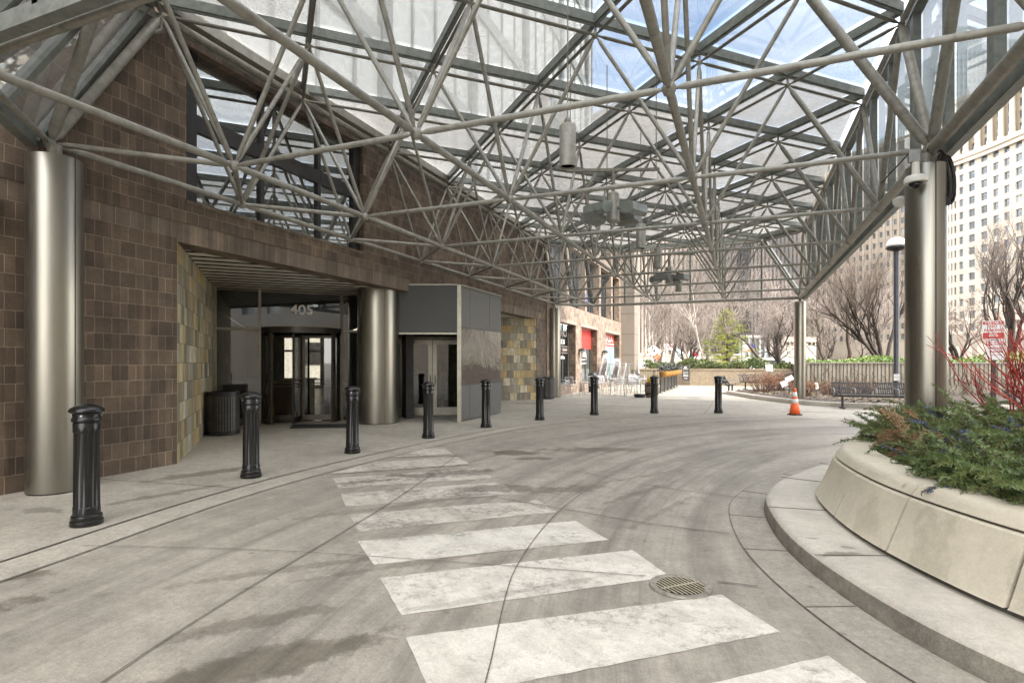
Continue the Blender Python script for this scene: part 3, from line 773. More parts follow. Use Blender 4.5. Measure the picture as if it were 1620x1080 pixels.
# ------------------------------------------------------------------ support columns
def column(loc, r, ztop, zbot, label, seam_dir, sleeve=False, neck=.16):
    c = thing('support_column', label, 'column', (loc[0], loc[1], 0), 0, 'brushed steel columns carrying the canopy')
    cx, cy = loc
    b = MB().lathe([(r-.004,zbot),(r,zbot+.004),(r,ztop-.004),(r-.004,ztop)], 56, (cx,cy,0)); b.build('shaft', M['steel'], c, 40)
    a = math.atan2(-cy, -cx) + seam_dir
    s_ = MB().obox((cx+math.cos(a)*(r+.0005), cy+math.sin(a)*(r+.0005), (ztop+zbot)/2), (math.cos(a)*.002, math.sin(a)*.002, 0), (-math.sin(a)*.006, math.cos(a)*.006, 0), (0,0,(ztop-zbot)/2-.002))
    s_.build('seam', M['black_frame'], c)
    MB().lathe([(r*neck/.27*.46,ztop+.001),(r*neck/.27*.46,ZB-.05)], 20, (cx,cy,0)).build('neck', M['galv'], c, 40)
    if zbot > .02 and not sleeve: pass
    if sleeve:
        MB().lathe([(r*.93,zbot-.17),(r*.93,zbot-.001)], 32, (cx,cy,0)).build('sleeve', M['rubber'], c, 40)
        bx = MB(); bx.box(cx-.5, cx+.62, cy-.45, cy+.5, .55, zbot-.171); bx.build('plinth', M['gutter'], c)
        aa = math.atan2(-cy, -cx); MB().tube((cx+math.cos(aa)*(r+.02), cy+math.sin(aa)*(r+.02), .6), (cx+math.cos(aa)*(r+.02), cy+math.sin(aa)*(r+.02), zbot+.01), .014, 8).build('conduit', M['white'], c)
    else:
        MB().lathe([(r*.96,0.0),(r*.96,zbot)], 40, (cx,cy,0)).build('base_ring', M['black_frame'], c, 40)
    return c
A_ = (-7.44, 4.10); B_ = (BN(-.5,7.5).x, BN(-.5,7.5).y); C_ = (BN(3,8).x, BN(3,8).y); D_ = (BN(3,2).x-.06, BN(3,2).y-.02)
column(A_, .272, 3.875, .02, 'thick brushed steel column against the brown brick wall at far left', .75)
column(B_, .272, 3.875, .02, 'brushed steel column beside the slate tiled wall and far trash can', .5)
column(C_, .215, 3.90, .02, 'slim brushed steel column rising from the shrub bed', .35)
column(D_, .215, 3.875, .93, 'tall brushed steel column in the stone planter carrying a security camera', .45, True)
bc = thing('entry_column', 'massive round brushed steel column between the revolving door and grey vestibule', 'column', (-8.44, 11.84, 0))
MB().lathe([(.496,.02),(.5,.024),(.5,3.48)], 64, (-8.44,11.84,0)).build('shaft', M['steel'], bc, 40)
MB().lathe([(.485,0),(.485,.02)], 40, (-8.44,11.84,0)).build('base_ring', M['black_frame'], bc)
MB().obox((-8.44+.5*math.cos(-.62), 11.84+.5*math.sin(-.62), 1.76), (.002*math.cos(-.62), .002*math.sin(-.62), 0), (.005*math.sin(.62), .005*math.cos(.62), 0), (0,0,1.7)).build('seam', M['bronze'], bc)

# ------------------------------------------------------------------ brick building with the 405 entrance
WX = -7.75; TH = .45
bb = thing('brick_building', 'dark brown brick building with the slate tiled entrance marked 405', 'building', (-9, 9, 0))
def wall(name, y0, y1, z0, z1, mat=None, parent=bb, x0=WX-TH, x1=WX):
    return MB().box(x0, x1, y0, y1, z0, z1).build(name, mat or M['brick'], parent)
ZL = 3.36
wall('wall', -14, 5.88, 0, ZL); wall('wall', -14, 6.03, 3.92, 6.62); wall('wall', 10.33, 22.9, 3.92, 6.62); wall('wall', 21.72, 22.9, 0, ZL)
wall('wall', 6.03, 10.33, 6.30, 6.62)
lint = MB().box(WX-TH, WX, -14, 22.9, ZL+.24, 3.92-.002); lint.build('lintel', M['brick'], bb)
MB().box(WX-TH+.004, WX-.012, -14, 22.9, ZL-.06, ZL+.24).build('soldier_course', M['brick_cap'], bb)
MB().box(WX-TH+.1, WX+.012, 6.03, 10.33, 3.90, 3.955).build('window_sill', M['brick_cap'], bb)
P1 = Vector((WX-4.0, 9.88, 0)); e1 = Vector((1,1,0)).normalized(); e2 = Vector((-1,1,0)).normalized()
# slate flank of the entrance notch
def wallseg(name, p, q, z0, z1, t, mat, parent=bb):
    p, q = Vector(p), Vector(q); d = (q-p).normalized(); nrm = Vector((-d.y, d.x, 0))*t
    return MB().prism([(p.x,p.y),(q.x,q.y),((q+nrm).x,(q+nrm).y),((p+nrm).x,(p+nrm).y)], z0, z1).build(name, mat, parent)
wallseg('slate_wall', (WX-.004,5.884,0), P1, .0, ZL-.001, .28, M['slate'])
S2 = Vector((WX,21.7,0)); S2b = S2 - e1*4.45
wallseg('slate_wall', S2b, S2-e1*.01, 0, ZL-.001, -.28 if False else .28, M['slate'])
wallseg('slate_wall', S2b+e2*.0, S2b+Vector((1,-1,0)).normalized()*4.4, 0, ZL-.002, -.28, M['slate'])
# ceilings of both notches: metal slats parallel to the glazing
sof = MB(); GAPM = plain('soffit shade strip', (.012,.011,.010), .9); W_ = .43
nn = Vector((1,-1,0)).normalized()
k = 0
Pn = [Vector((WX-.03,5.95,0)), Vector((WX-.03,13.6,0))]
for k in range(0, 13):
    d0, d1 = k*W_+.03, (k+1)*W_-.03
    # band at distance d from the glazing line (through P1 along e1), clipped by flank and facade
    pts = []
    for d in (d0, d1):
        a = P1 + nn*d; # flank line goes from P1 along nn
        t = (WX-.03 - a.x)/e1.x
        pts.append((a + e1*.0, a + e1*max(.02, t)))
    q = [pts[0][0], pts[0][1], pts[1][1], pts[1][0]]
    if (q[1]-q[0]).length < .1: break
    sof.prism([(p.x,p.y) for p in q], ZL-.035, ZL-.012)
    gap = MB(); gap.bar(q[3]+nn*.03+Vector((0,0,ZL-.042)), q[2]+nn*.03+e1*-.06+Vector((0,0,ZL-.042)), .045, .016); gap.build('soffit_shade_strip', GAPM, bb)  # solid dark bar under the slats, paints the shade of a gap
sof.build('soffit_slats', plain('soffit metal', (.80,.76,.66), .35, .15, .08, 1.5), bb)
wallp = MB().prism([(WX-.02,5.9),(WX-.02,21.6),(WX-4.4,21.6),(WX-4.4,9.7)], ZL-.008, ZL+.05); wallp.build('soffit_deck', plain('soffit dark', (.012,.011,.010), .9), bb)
MB().prism([((S2b+e1*.1).x,(S2b+e1*.1).y), ((S2-e1*.1).x,(S2-e1*.1).y), (WX-.06,15.6), ((S2b+Vector((1,-1,0))*.1).x,(S2b+Vector((1,-1,0))*.1).y)], ZL-.03, ZL-.012).build('soffit_panel', plain('white soffit', (.5,.47,.41), .6), bb)
# entrance glazing along e1 from P1
def G(s, z, out=0.0): p = P1+e1*s+nn*out; return Vector((p.x, p.y, z))
ZH = 2.33; GE = 3.42
fr = [('mullion', 0.02), ('mullion', 1.0), ('mullion', 2.95), ('mullion', GE)]
for nm, s in fr: MB().bar(G(s,0), G(s,ZL-.04), .06 if s < 2.9 else .08, .09, nn).build('glazing_mullion', M['alu_frame'] if s < 2.9 else M['bronze'], bb)
h = MB(); h.bar(G(.05,ZH), G(.97,ZH), .07, .06); h.bar(G(2.98,ZH), G(GE-.03,ZH), .07, .06); h.build('transom', M['alu_frame'], bb)
MB().bar(G(.05,ZL-.07), G(GE,ZL-.07), .07, .06).build('head_rail', M['bronze'], bb)
MB().bar(G(.05,.06), G(.97,.06), .07, .12).build('bottom_rail', M['bronze'], bb)
for (s0, s1, z0, z1) in ((.05,.97,.13,ZH-.04), (.05,.97,ZH+.04,ZL-.11), (1.03,2.91,ZH+.06,ZL-.11), (2.99,GE-.04,.1,ZH-.04), (2.99,GE-.04,ZH+.04,ZL-.11)):
    MB().poly([G(s0,z0),G(s1,z0),G(s1,z1),G(s0,z1)]).build('glass_pane', M['doorglass'], bb)
# revolving door: curved drum, four wings
RC = P1+e1*1.98+nn*.28*-1; RR = .98
rd = MB().lathe([(RR-.02,ZH-.10),(RR+.03,ZH-.10),(RR+.03,ZH+.05),(RR-.3,ZH+.05)], 48, (RC.x,RC.y,0))
rdo = rd.build('revolving_door', plain('dark bronze drum', (.07,.064,.054), .35, .5, .15, 8), bb, 40)
MB().lathe([(.001,ZH-.101),(RR-.021,ZH-.101)], 48, (RC.x,RC.y,0)).build('drum_ceiling', M['black_frame'], rdo)
base_a = math.atan2(nn.y, nn.x)
for s in (-1, 1):
    a0 = base_a + s*R(90) - R(42); a1 = base_a + s*R(90) + R(42)
    dgl = MB().lathe([(RR,.12),(RR,ZH-.102)], 16, (RC.x,RC.y,0), None, a0, a1); dgl.build('drum_glass', M['doorglass'], rdo, 40)
    fr_ = MB(); fr_.lathe([(RR-.02,0.008),(RR+.02,0.008),(RR+.02,.12),(RR-.02,.12)], 16, (RC.x,RC.y,0), None, a0, a1)
    for aa in (a0, a1): fr_.box(-.035,.035,-.03,.03,.008,ZH-.101) if False else fr_.obox((RC.x+math.cos(aa)*RR, RC.y+math.sin(aa)*RR, (ZH-.1)/2+.004), (math.cos(aa)*.03, math.sin(aa)*.03, 0), (-math.sin(aa)*.05, math.cos(aa)*.05, 0), (0,0,(ZH-.1)/2-.004))
    fr_.build('drum_frame', M['bronze'], rdo)
for k in range(4):
    a = base_a + R(-14) + k*R(90) ; d = Vector((math.cos(a), math.sin(a), 0)); sd_ = Vector((-d.y, d.x, 0))
    wb = MB(); z1 = ZH-.12
    for (r0, r1, za, zb) in ((.03,.085,.03,z1), (.88,.95,.03,z1)): wb.obox(RC+d*((r0+r1)/2)+Vector((0,0,(za+zb)/2)), d*(r1-r0)/2, sd_*.02, (0,0,(zb-za)/2))
    for (za, zb) in ((.03,.16),(z1-.07,z1)): wb.obox(RC+d*.4825+Vector((0,0,(za+zb)/2)), d*.397, sd_*.0195, (0,0,(zb-za)/2))
    wo_ = wb.build('door_wing', M['bronze'] if k else M['black_frame'], rdo)
    hb = MB()
    for z in (.90,.98,1.07): hb.tube(RC+d*.1+Vector((0,0,z))+sd_*.03, RC+d*.88+Vector((0,0,z))+sd_*.03, .012, 8)
    hb.build('push_bar', M['alu_frame'], rdo)
    MB().poly([RC+d*.085+Vector((0,0,.16)), RC+d*.88+Vector((0,0,.16)), RC+d*.88+Vector((0,0,z1-.07)), RC+d*.085+Vector((0,0,z1-.07))]).build('wing_glass', M['doorglass'], rdo)
MB().tube(RC+Vector((0,0,.01)), RC+Vector((0,0,ZH-.102)), .035, 12).build('door_post', M['alu_frame'], rdo)
# big street number on the glass band
def text(name, s, size, mat, origin, xdir, updir, depth=.004, parent=None, align='CENTER', sx=1.0, bold=0.0):
    cu = bpy.data.curves.new(name, 'FONT'); cu.body = s; cu.size = size; cu.extrude = depth; cu.align_x = align; cu.align_y = 'CENTER'; cu.offset = bold
    ob = bpy.data.objects.new(name, cu); COL.objects.link(ob); bpy.context.view_layer.update()
    me = bpy.data.meshes.new_from_object(ob.evaluated_get(bpy.context.evaluated_depsgraph_get())); bpy.data.objects.remove(ob); bpy.data.curves.remove(cu)
    xd = Vector(xdir).normalized(); ud = Vector(updir).normalized(); zd = xd.cross(ud)
    Mx = Matrix((( xd.x*sx, ud.x, zd.x, origin[0]), (xd.y*sx, ud.y, zd.y, origin[1]), (xd.z*sx, ud.z, zd.z, origin[2]), (0,0,0,1)))
    me.transform(Mx); me.materials.clear(); me.materials.append(mat); me.name = name
    o = bpy.data.objects.new(name, me); COL.objects.link(o)
    if parent is not None: o.parent = parent; o.matrix_parent_inverse = root_mat(parent).inverted()
    return o
text('address_number', '405', .34, plain('number steel', (.92,.92,.88), .35, .0, .03), tuple(G(1.98, 2.83, .045)), e1, (0,0,1), .008, bb, sx=1.12, bold=.006)
# lobby behind
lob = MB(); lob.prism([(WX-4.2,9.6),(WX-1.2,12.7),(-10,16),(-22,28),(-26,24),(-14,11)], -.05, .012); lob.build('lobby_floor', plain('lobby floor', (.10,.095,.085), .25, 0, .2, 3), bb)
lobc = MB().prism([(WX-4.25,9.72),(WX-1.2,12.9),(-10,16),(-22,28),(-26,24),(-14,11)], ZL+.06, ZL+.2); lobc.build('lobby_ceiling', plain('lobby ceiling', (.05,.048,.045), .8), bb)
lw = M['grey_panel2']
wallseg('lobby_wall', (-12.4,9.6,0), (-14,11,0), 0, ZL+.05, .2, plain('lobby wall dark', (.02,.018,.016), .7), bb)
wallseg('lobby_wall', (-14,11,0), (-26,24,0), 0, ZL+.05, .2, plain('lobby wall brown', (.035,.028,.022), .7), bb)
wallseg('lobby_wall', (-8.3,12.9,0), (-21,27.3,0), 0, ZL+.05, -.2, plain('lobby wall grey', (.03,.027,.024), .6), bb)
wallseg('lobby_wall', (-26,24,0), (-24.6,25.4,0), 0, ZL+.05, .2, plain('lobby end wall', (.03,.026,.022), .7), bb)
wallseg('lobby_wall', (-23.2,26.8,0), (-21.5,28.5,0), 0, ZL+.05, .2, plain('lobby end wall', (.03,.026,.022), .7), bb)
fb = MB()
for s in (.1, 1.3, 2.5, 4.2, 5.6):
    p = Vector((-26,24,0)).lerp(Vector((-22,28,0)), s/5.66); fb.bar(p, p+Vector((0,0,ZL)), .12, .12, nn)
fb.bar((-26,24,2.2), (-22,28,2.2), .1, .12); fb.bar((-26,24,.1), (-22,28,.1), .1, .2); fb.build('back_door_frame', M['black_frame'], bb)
# upper window in the brick wall
uw = MB(); YW0, YW1, ZW0, ZW1 = 6.03, 10.33, 3.955, 6.30; xg = WX-.16
MULY = [7.6, 9.05]
for y in MULY: uw.box(xg-.05, xg+.05, y-.045, y+.045, ZW0, ZW1)
uw.box(xg-.06, xg+.06, YW0, YW0+.26, ZW0, ZW1); uw.box(xg-.06, xg+.06, YW1-.22, YW1, ZW0, ZW1)
for y0, y1 in ((YW0+.26,7.555),(7.645,9.005),(9.095,YW1-.22)): uw.box(xg-.055, xg+.055, y0, y1, 5.10, 5.36); uw.box(xg-.055, xg+.055, y0, y1, ZW0, ZW0+.03)
uwo = uw.build('window_frame', M['black_frame'], bb)
for y0, y1 in ((YW0+.26,7.555),(7.645,9.005),(9.095,YW1-.22)):
    for z0, z1 in ((ZW0+.03,5.10),(5.36,ZW1)):
        MB().poly([(xg,y0,z0),(xg,y1,z0),(xg,y1,z1),(xg,y0,z1)]).build('window_pane', M['mirrorglass'], uwo)
bl = MB()
for k in range(13): bl.obox((xg-.42, 8.05, 4.1+k*.16), (.04,0,.02), (0,1.35,-.0), (0,0,.008)); 
for k in range(4): bl.box(xg-.5, xg-.44, 6.6+k*.95, 6.72+k*.95, ZW0, ZW1)
bl.build('window_slats', M['white'], bb)  # thin white slats and upright strips behind the upper panes
MB().box(xg-2.6, xg-2.5, 5.5, 11, 3.6, 6.6).build('room_wall', plain('room beige', (.35,.33,.28), .8), bb)
MB().box(xg-2.5, xg-.3, 5.5, 11, 3.6, 3.7).build('room_floor', M['grey_panel2'], bb)
# small service box on the wall at far left
MB().box(WX, WX+.10, 3.42, 3.66, 3.02, 3.36).build('junction_box', plain('tan box', (.20,.165,.13), .6), bb)
# bent drain pipe under the eave corner
MB().path([TN(-.5,1)+Vector((.02,0,-.06)), TN(-.5,1)+Vector((.02,-.01,-.22)), TN(-.5,1)+Vector((.0,-.10,-.30)), TN(-.5,1)+Vector((-.05,-.22,-.30))], .042, 10).build('drain_pipe', M['galv_top'], can, 50)

# upper tower above the podium: pale curtain wall with dark columns
tw = thing('tower_block', 'pale curtain walled tower rising above the brick podium behind the glass roof', 'tower', (-20, 10, 6.6))
tx = WX-.35
twb = MB().box(tx-16, tx-.12, -14, 33, 6.63, 70); twb.build('tower_core', plain('tower pale infill', (.62,.62,.60), .35, .0, .10, .3), tw)
tb = MB(); y = -13.0
while y < 33: tb.box(tx-.3, tx+.05, y, y+.42, 6.64, 69.9); y += 4.9
tb.build('tower_piers', plain('tower dark pier', (.10,.10,.10), .4), tw)
tg = MB()
for z in range(0, 16):
    y = -13.0
    while y < 33:
        y1 = min(y+4.9, 33); zz = 9.2+z*3.9
        tg.box(tx-.115, tx-.02, y+.42, y1, zz, zz+.45); y += 4.9
tg.build('tower_spandrels', plain('tower grey spandrel', (.30,.30,.29), .5), tw)
tm = MB(); y = -13+.42+1.12
while y < 33: tm.box(tx-.113, tx-.05, y-.04, y+.04, 6.65, 69.8); y += 1.225
tm.build('tower_mullions', plain('tower mullion', (.22,.22,.215), .5), tw)

# ------------------------------------------------------------------ grey vestibule with the double doors
vb = thing('entrance_vestibule', 'charcoal panelled vestibule box with glass double doors beside the big column', 'vestibule', (-7.2, 13.6, 0))
K = Vector((-6.6,12.7,0)); KL = Vector((-8.02,12.12,0)); VZ = 3.47; VH = 2.24
dK = (K-KL).normalized(); nK = Vector((dK.y, -dK.x, 0))
MB().prism([(K.x-.05,K.y+.06),(K.x-.05,15.3),(-7.74,15.3),(KL.x,KL.y+.08)], VZ-.06, VZ-.02).build('roof_panel', M['grey_panel'], vb)
MB().bar(KL+Vector((0,0,(VZ+VH)/2)), K+Vector((0,0,(VZ+VH)/2))-dK*.05, .06, VZ-VH-.05).build('fascia_panel', M['grey_panel'], vb)
tr = MB(); tr.bar(KL+Vector((0,0,VH)), K+Vector((0,0,VH))-dK*.06, .075, .04); tr.bar(KL+Vector((0,0,VZ-.0)), K+Vector((0,0,VZ))-dK*.06, .08, .03)
tr.bar(K+Vector((.012,.06,VZ)), Vector((K.x+.012,15.36,VZ)), .05, .03); tr.build('trim', M['alu_frame'], vb)
MB().bar(K, K+Vector((0,0,VZ-.001)), .10, .10, dK).build('corner_post', M['alu_frame'], vb)
MB().box(K.x-.06, K.x-.002, K.y+.055, 15.36, .03, .93).build('side_panel', M['grey_panel2'], vb)
MB().box(K.x-.06, K.x-.002, K.y+.055, 15.36, 2.41, VZ-.016).build('side_panel', M['grey_panel2'], vb)
MB().box(K.x-.06, K.x-.004, K.y+.055, 15.36, .932, 2.408).build('poster_panel', M['acrylic'], vb)
rl = MB()
for z in (.931, 2.409): rl.box(K.x-.01, K.x+.004, K.y+.055, 15.36, z-.008, z+.008)
for y in (13.3, 14.55): rl.box(K.x-.01, K.x+.0015, y-.004, y+.004, .03, .92); rl.box(K.x-.01, K.x+.0015, y-.004, y+.004, 2.42, VZ-.02)
rl.build('panel_joint', M['grey_panel'], vb)
MB().box(-7.74, K.x-.061, 15.26, 15.36, .03, VZ-.02).build('end_panel', M['grey_panel2'], vb)
# recessed double doors
DL, DR = Vector((-9.05,13.42,0)), Vector((-7.20,14.58,0)); dd = (DR-DL).normalized(); nd_ = Vector((dd.y,-dd.x,0)); DW = (DR-DL).length/2-.01
MB().prism([(KL.x,KL.y+.07),(K.x-.07,K.y+.06),(K.x-.07,15.2),(-9.6,13.8)], VH+.03, VH+.06).build('soffit_panel', M['black_frame'], vb)
MB().bar(DL-dd*.05+Vector((0,0,2.2)), DR+dd*.03+Vector((0,0,2.2)), .12, .07).build('door_head', M['bronze'], vb)
for sgn_, o in ((0, DL), (1, DL+dd*(DW+.015))):
    d_ = MB(); q = o+dd*DW
    for (a, b, z0, z1) in ((0,.11,.02,2.15),(DW-.11,DW,.02,2.15)): d_.obox(o+dd*((a+b)/2)+Vector((0,0,(z0+z1)/2)), dd*((b-a)/2), nd_*.022, (0,0,(z1-z0)/2))
    for (z0, z1) in ((.02,.24),(2.03,2.15)): d_.obox(o+dd*(DW/2)+Vector((0,0,(z0+z1)/2)), dd*(DW/2-.11), nd_*.0215, (0,0,(z1-z0)/2))
    do = d_.build('door', M['alu_frame'], vb)
    MB().poly([o+dd*.11+Vector((0,0,.24)), o+dd*(DW-.11)+Vector((0,0,.24)), o+dd*(DW-.11)+Vector((0,0,2.03)), o+dd*.11+Vector((0,0,2.03))]).build('door_glass', M['doorglass'], do)
    hx = o+dd*(DW-.06 if sgn_ == 0 else .06)+nd_*.06
    MB().path([hx-nd_*.04+Vector((0,0,.92)), hx+Vector((0,0,.92)), hx+Vector((0,0,1.14)), hx-nd_*.04+Vector((0,0,1.14))], .012, 8).build('door_handle', M['black_frame'], do)
MB().prism([(-9.3,13.6),(-7.1,15.0),(-8.4,17.4),(-11,15.9)], .0, .011).build('inner_floor', M['grey_panel'], vb)
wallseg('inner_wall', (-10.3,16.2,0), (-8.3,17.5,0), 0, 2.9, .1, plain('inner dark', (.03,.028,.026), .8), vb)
MB().obox(DL+dd*.55+nd_*.025+Vector((0,0,1.28)), dd*.14, nd_*.001, (0,0,.035)).build('door_notice', M['white'], vb)

# ------------------------------------------------------------------ retail wing
rw = thing('retail_building', 'cafe building of brown brick toned as sunlit with recessed shop windows and red sign panels', 'building', (-9, 31, 0))
RX = -7.7; RD = .42
ops = [(24.4,27.44,.46,3.39), (28.53,32.0,.46,3.39), (34.12,38.4,.46,3.39)]
def rwall(y0, y1, z0, z1, nm='wall'): return MB().box(RX-RD, RX, y0, y1, z0, z1).build(nm, M['brick_sunlit'], rw)
ys = 22.93
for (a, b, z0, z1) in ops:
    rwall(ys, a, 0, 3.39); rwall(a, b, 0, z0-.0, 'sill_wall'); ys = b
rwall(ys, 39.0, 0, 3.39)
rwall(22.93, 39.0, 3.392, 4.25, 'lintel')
for (a, b, z0, z1) in ops:
    MB().box(RX-.10, RX+.018, a-.12, b+.12, z1+.0, z1+.13).build('lintel_trim', plain('pale lintel', (.40,.30,.235), .8), rw)
    rev = MB(); rev.box(RX-RD-.06, RX-.03, b-.012, b-.002, z0, z1); rev.build('window_reveal', M['brick'], rw)
    fr_ = MB(); xg2 = RX-RD+.02
    n_ = 3; 
    for i in range(n_+1): y = a+(b-a)*i/n_; fr_.box(xg2-.04, xg2+.03, max(a,y-.04), min(b-.014,y+.04), z0+.01, z1-.01)
    fr_.box(xg2-.035, xg2+.025, a+.04, b-.054, z0+.01, z0+.09)
    fo = fr_.build('shop_window', plain('teal grey frame', (.10,.125,.125), .5), rw)
    MB().poly([(xg2,a+.04,z0+.09),(xg2,b-.05,z0+.09),(xg2,b-.05,z1-.02),(xg2,a+.04,z1-.02)]).build('window_glass', M['shopglass'], fo)
xs = RX-RD+.055
MB().box(xs-.01, xs, 28.55, 31.97, 2.28, 3.37).build('red_blind', M['red'], rw)
MB().box(xs-.01, xs, 34.14, 38.37, 2.62, 3.37).build('sign_board', M['red_sign'], rw)
text('sign_lettering', 'ERIA', .60, M['white'], (xs+.004, 36.55, 3.03), (0,1,0), (0,0,1), .004, rw, sx=2.3, bold=.004)
MB().box(xs, xs+.006, 34.2, 38.3, 2.70, 2.76).build('sign_underline', M['white'], rw)
MB().box(xs-.008, xs-.002, 34.14, 38.37, 2.60, 2.66).build('sign_stripe', M['red'], rw)
MB().box(xs-.012, xs-.006, 34.14, 38.37, .56, 2.58).build('window_poster', leaf_mat('blue green poster', [(.10,.22,.25), (.22,.42,.45), (.45,.62,.62)], .6, .9), rw)
faded = plain('faded letter', (.34,.28,.26), .6)
text('window_lettering', 'ENCI', .52, faded, (xs-.02, 26.5, 2.95), (0,1,0), (0,0,1), .002, rw, sx=1.1)
text('window_lettering', 'LESS', .30, M['white'], (xs-.02, 26.35, 2.52), (0,1,0), (0,0,1), .002, rw, sx=1.5, bold=.008)
ln_ = MB()
for z in (2.31, 1.99): ln_.box(xs-.024, xs-.02, 24.9, 27.3, z-.014, z+.014)
for k in range(12): ln_.box(xs-.024, xs-.02, 25.3+k*.155+(.12 if k > 5 else 0), 25.41+k*.155+(.12 if k > 5 else 0), 2.08, 2.22)
ln_.build('lettering_rule', faded, rw)
l2 = MB(); y_ = 25.2
for k in range(9): w_k = random.uniform(.12,.24); l2.box(xs-.024, xs-.02, y_, y_+w_k*.8, 1.70+random.uniform(-.01,.01), 1.80+random.uniform(0,.06)); y_ += w_k*.9
l2.build('window_script', M['white'], rw)
l3 = MB()
for (a0, b0, c0, d0) in ((29.9,31.0,2.02,2.06),(29.9,31.0,1.66,1.70),(29.9,29.96,1.66,2.06),(30.94,31.0,1.66,2.06),(30.1,30.3,1.78,1.98),(30.45,30.8,1.82,1.96),(29.9,30.3,1.44,1.50),(30.35,31.0,1.45,1.52)): l3.box(xs-.024, xs-.02, a0, b0, c0, d0)
l3.build('window_decal', M['white'], rw)
MB().box(RX-3.2, RX-3.1, 23, 39, 0, 3.6).build('shop_back_wall', plain('shop dark', (.10,.10,.09), .8), rw)
MB().box(RX-3.1, RX-RD-.1, 23, 39, 0, .02).build('shop_floor', M['grey_panel'], rw)
# upper floor: dark glazing between brick piers
MB().box(RX-RD-.5, RX-RD-.02, 22.93, 39, 4.26, 14).build('upper_glazing', plain('dark blue glass', (.05,.06,.075), .12, .0, .4, 1.2, spec=.8), rw)
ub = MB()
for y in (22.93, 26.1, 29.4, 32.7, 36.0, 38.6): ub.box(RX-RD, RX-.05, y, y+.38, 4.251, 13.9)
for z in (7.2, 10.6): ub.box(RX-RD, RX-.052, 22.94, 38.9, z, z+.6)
ub.build('upper_piers', M['brick_sunlit'], rw)
up_ = MB(); 
for y in [23.5+k*.62 for k in range(25)]: up_.box(RX-RD-.02, RX-RD+.03, y-.02, y+.02, 4.26, 13.8)
up_.build('upper_mullions', M['black_frame'], rw)
for y in (27.6, 30.9): MB().lathe([(.001,-.02),(.36,-.02),(.36,.02),(.001,.02)], 24).xform(Matrix.Translation((RX-RD+.05, y, 5.1)) @ Matrix.Rotation(R(90), 4, 'Y')).build('blue_sign_disc', plain('blue sign', (.02,.07,.32), .5), rw)
pp = MB().box(RX-.5, -6.8, 39.0, 40.6, 0, 20).build('panel_pier', plain('tan stone panel', (.25,.215,.175), .6, 0, .06, 1.5), rw)
pj = MB()
for k in range(1, 10): pj.box(RX-.0, -6.798, 38.996, 40.602, k*1.42+.62, k*1.42+.64)
pj.build('pier_joint', M['black_frame'], rw)
# wall lanterns
for (y, lab) in ((28.03, 'black wall lantern between the cafe window and the red blind window'), (33.2, 'black wall lantern beside the window with the red ERIA sign')):
    l = thing('wall_lantern', lab, 'lantern', (RX, y, 1.9), 0, 'wall lanterns on the tan brick')
    MB().box(RX, RX+.03, y-.08, y+.08, 1.95, 2.2).build('back_plate', M['black_metal'], l)
    MB().path([(RX+.03,y,2.15),(RX+.12,y,2.26),(RX+.22,y,2.24)], .016, 6).build('arm', M['black_metal'], l)
    MB().lathe([(.20,0),(.13,.10),(.03,.14),(.001,.16)], 12, (RX+.22,y,2.1)).build('hood', M['black_metal'], l)
    MB().lathe([(.10,-.32),(.14,-.02),(.14,0)], 8, (RX+.22,y,2.1)).build('glass_shade', plain('milk glass', (.85,.85,.82), .3), l)
    MB().lathe([(.03,-.38),(.11,-.33),(.11,-.32)], 8, (RX+.22,y,2.1)).build('bottom_cap', M['black_metal'], l)

# ------------------------------------------------------------------ bollards
def flut(r, z, k):
    if .17 < z < .86: return r*(1-.055*(1 if (k//2) % 2 else 0))
    return r
b0 = thing('bollard', 'x', 'bollard', (0,0,0), 0, 'black cast iron bollards along the driveway edge')
MB().lathe([(.128,0),(.132,.015),(.128,.045),(.118,.052),(.124,.07),(.119,.092),(.108,.10),(.106,.168),(.103,.175),(.098,.85),(.104,.862),(.106,.94),(.101,.948)], 48, (0,0,0), flut).build('post', M['black_iron'], b0, 35)
MB().lathe([(.101,.949),(.115,.955),(.118,.972),(.113,.988),(.107,.995),(.112,1.03),(.137,1.044),(.139,1.058),(.125,1.078),(.09,1.098),(.045,1.113),(.001,1.118)], 40).build('cap', M['black_iron'], b0, 50)
sc_ = MB()
for k in range(4):
    a = k*R(90)+.4; sc_.tube((math.cos(a)*.112, math.sin(a)*.112, 1.012), (math.cos(a)*.122, math.sin(a)*.122, 1.012), .009, 6)
sc_.build('set_screw', plain('screw', (.45,.45,.43), .4, .8), b0)
BOL = [((-5.62,3.36), 'big nearest black bollard in front of the thick steel column at left'), ((-5.95,5.56), 'black bollard in front of the slotted trash can and yellow floor sign'),
 ((-5.99,7.69), 'black bollard in front of the revolving door edge and entry column'), ((-5.78,9.79), 'black bollard in front of the glass double doors of the grey vestibule'),
 ((-5.49,11.9), 'black bollard in front of the glossy poster panel of the vestibule'), ((-4.9,13.98), 'black bollard in front of the far slate wall and far trash can'),
 ((-3.92,15.92), 'black bollard in front of the aluminium cafe chairs'), ((-2.41,17.18), 'black bollard in front of the yellow pot and barrel planter'), ((-.64,17.9), 'rightmost black bollard, alone on the paving before the benches')]
for i, ((x, y), lab) in enumerate(BOL):
    if i == 0: b0.location = (x, y, .006); b0['label'] = lab; b0.rotation_euler = (0,0,.3)
    else: dup(b0, (x, y, .006), .3+i*.7, lab)

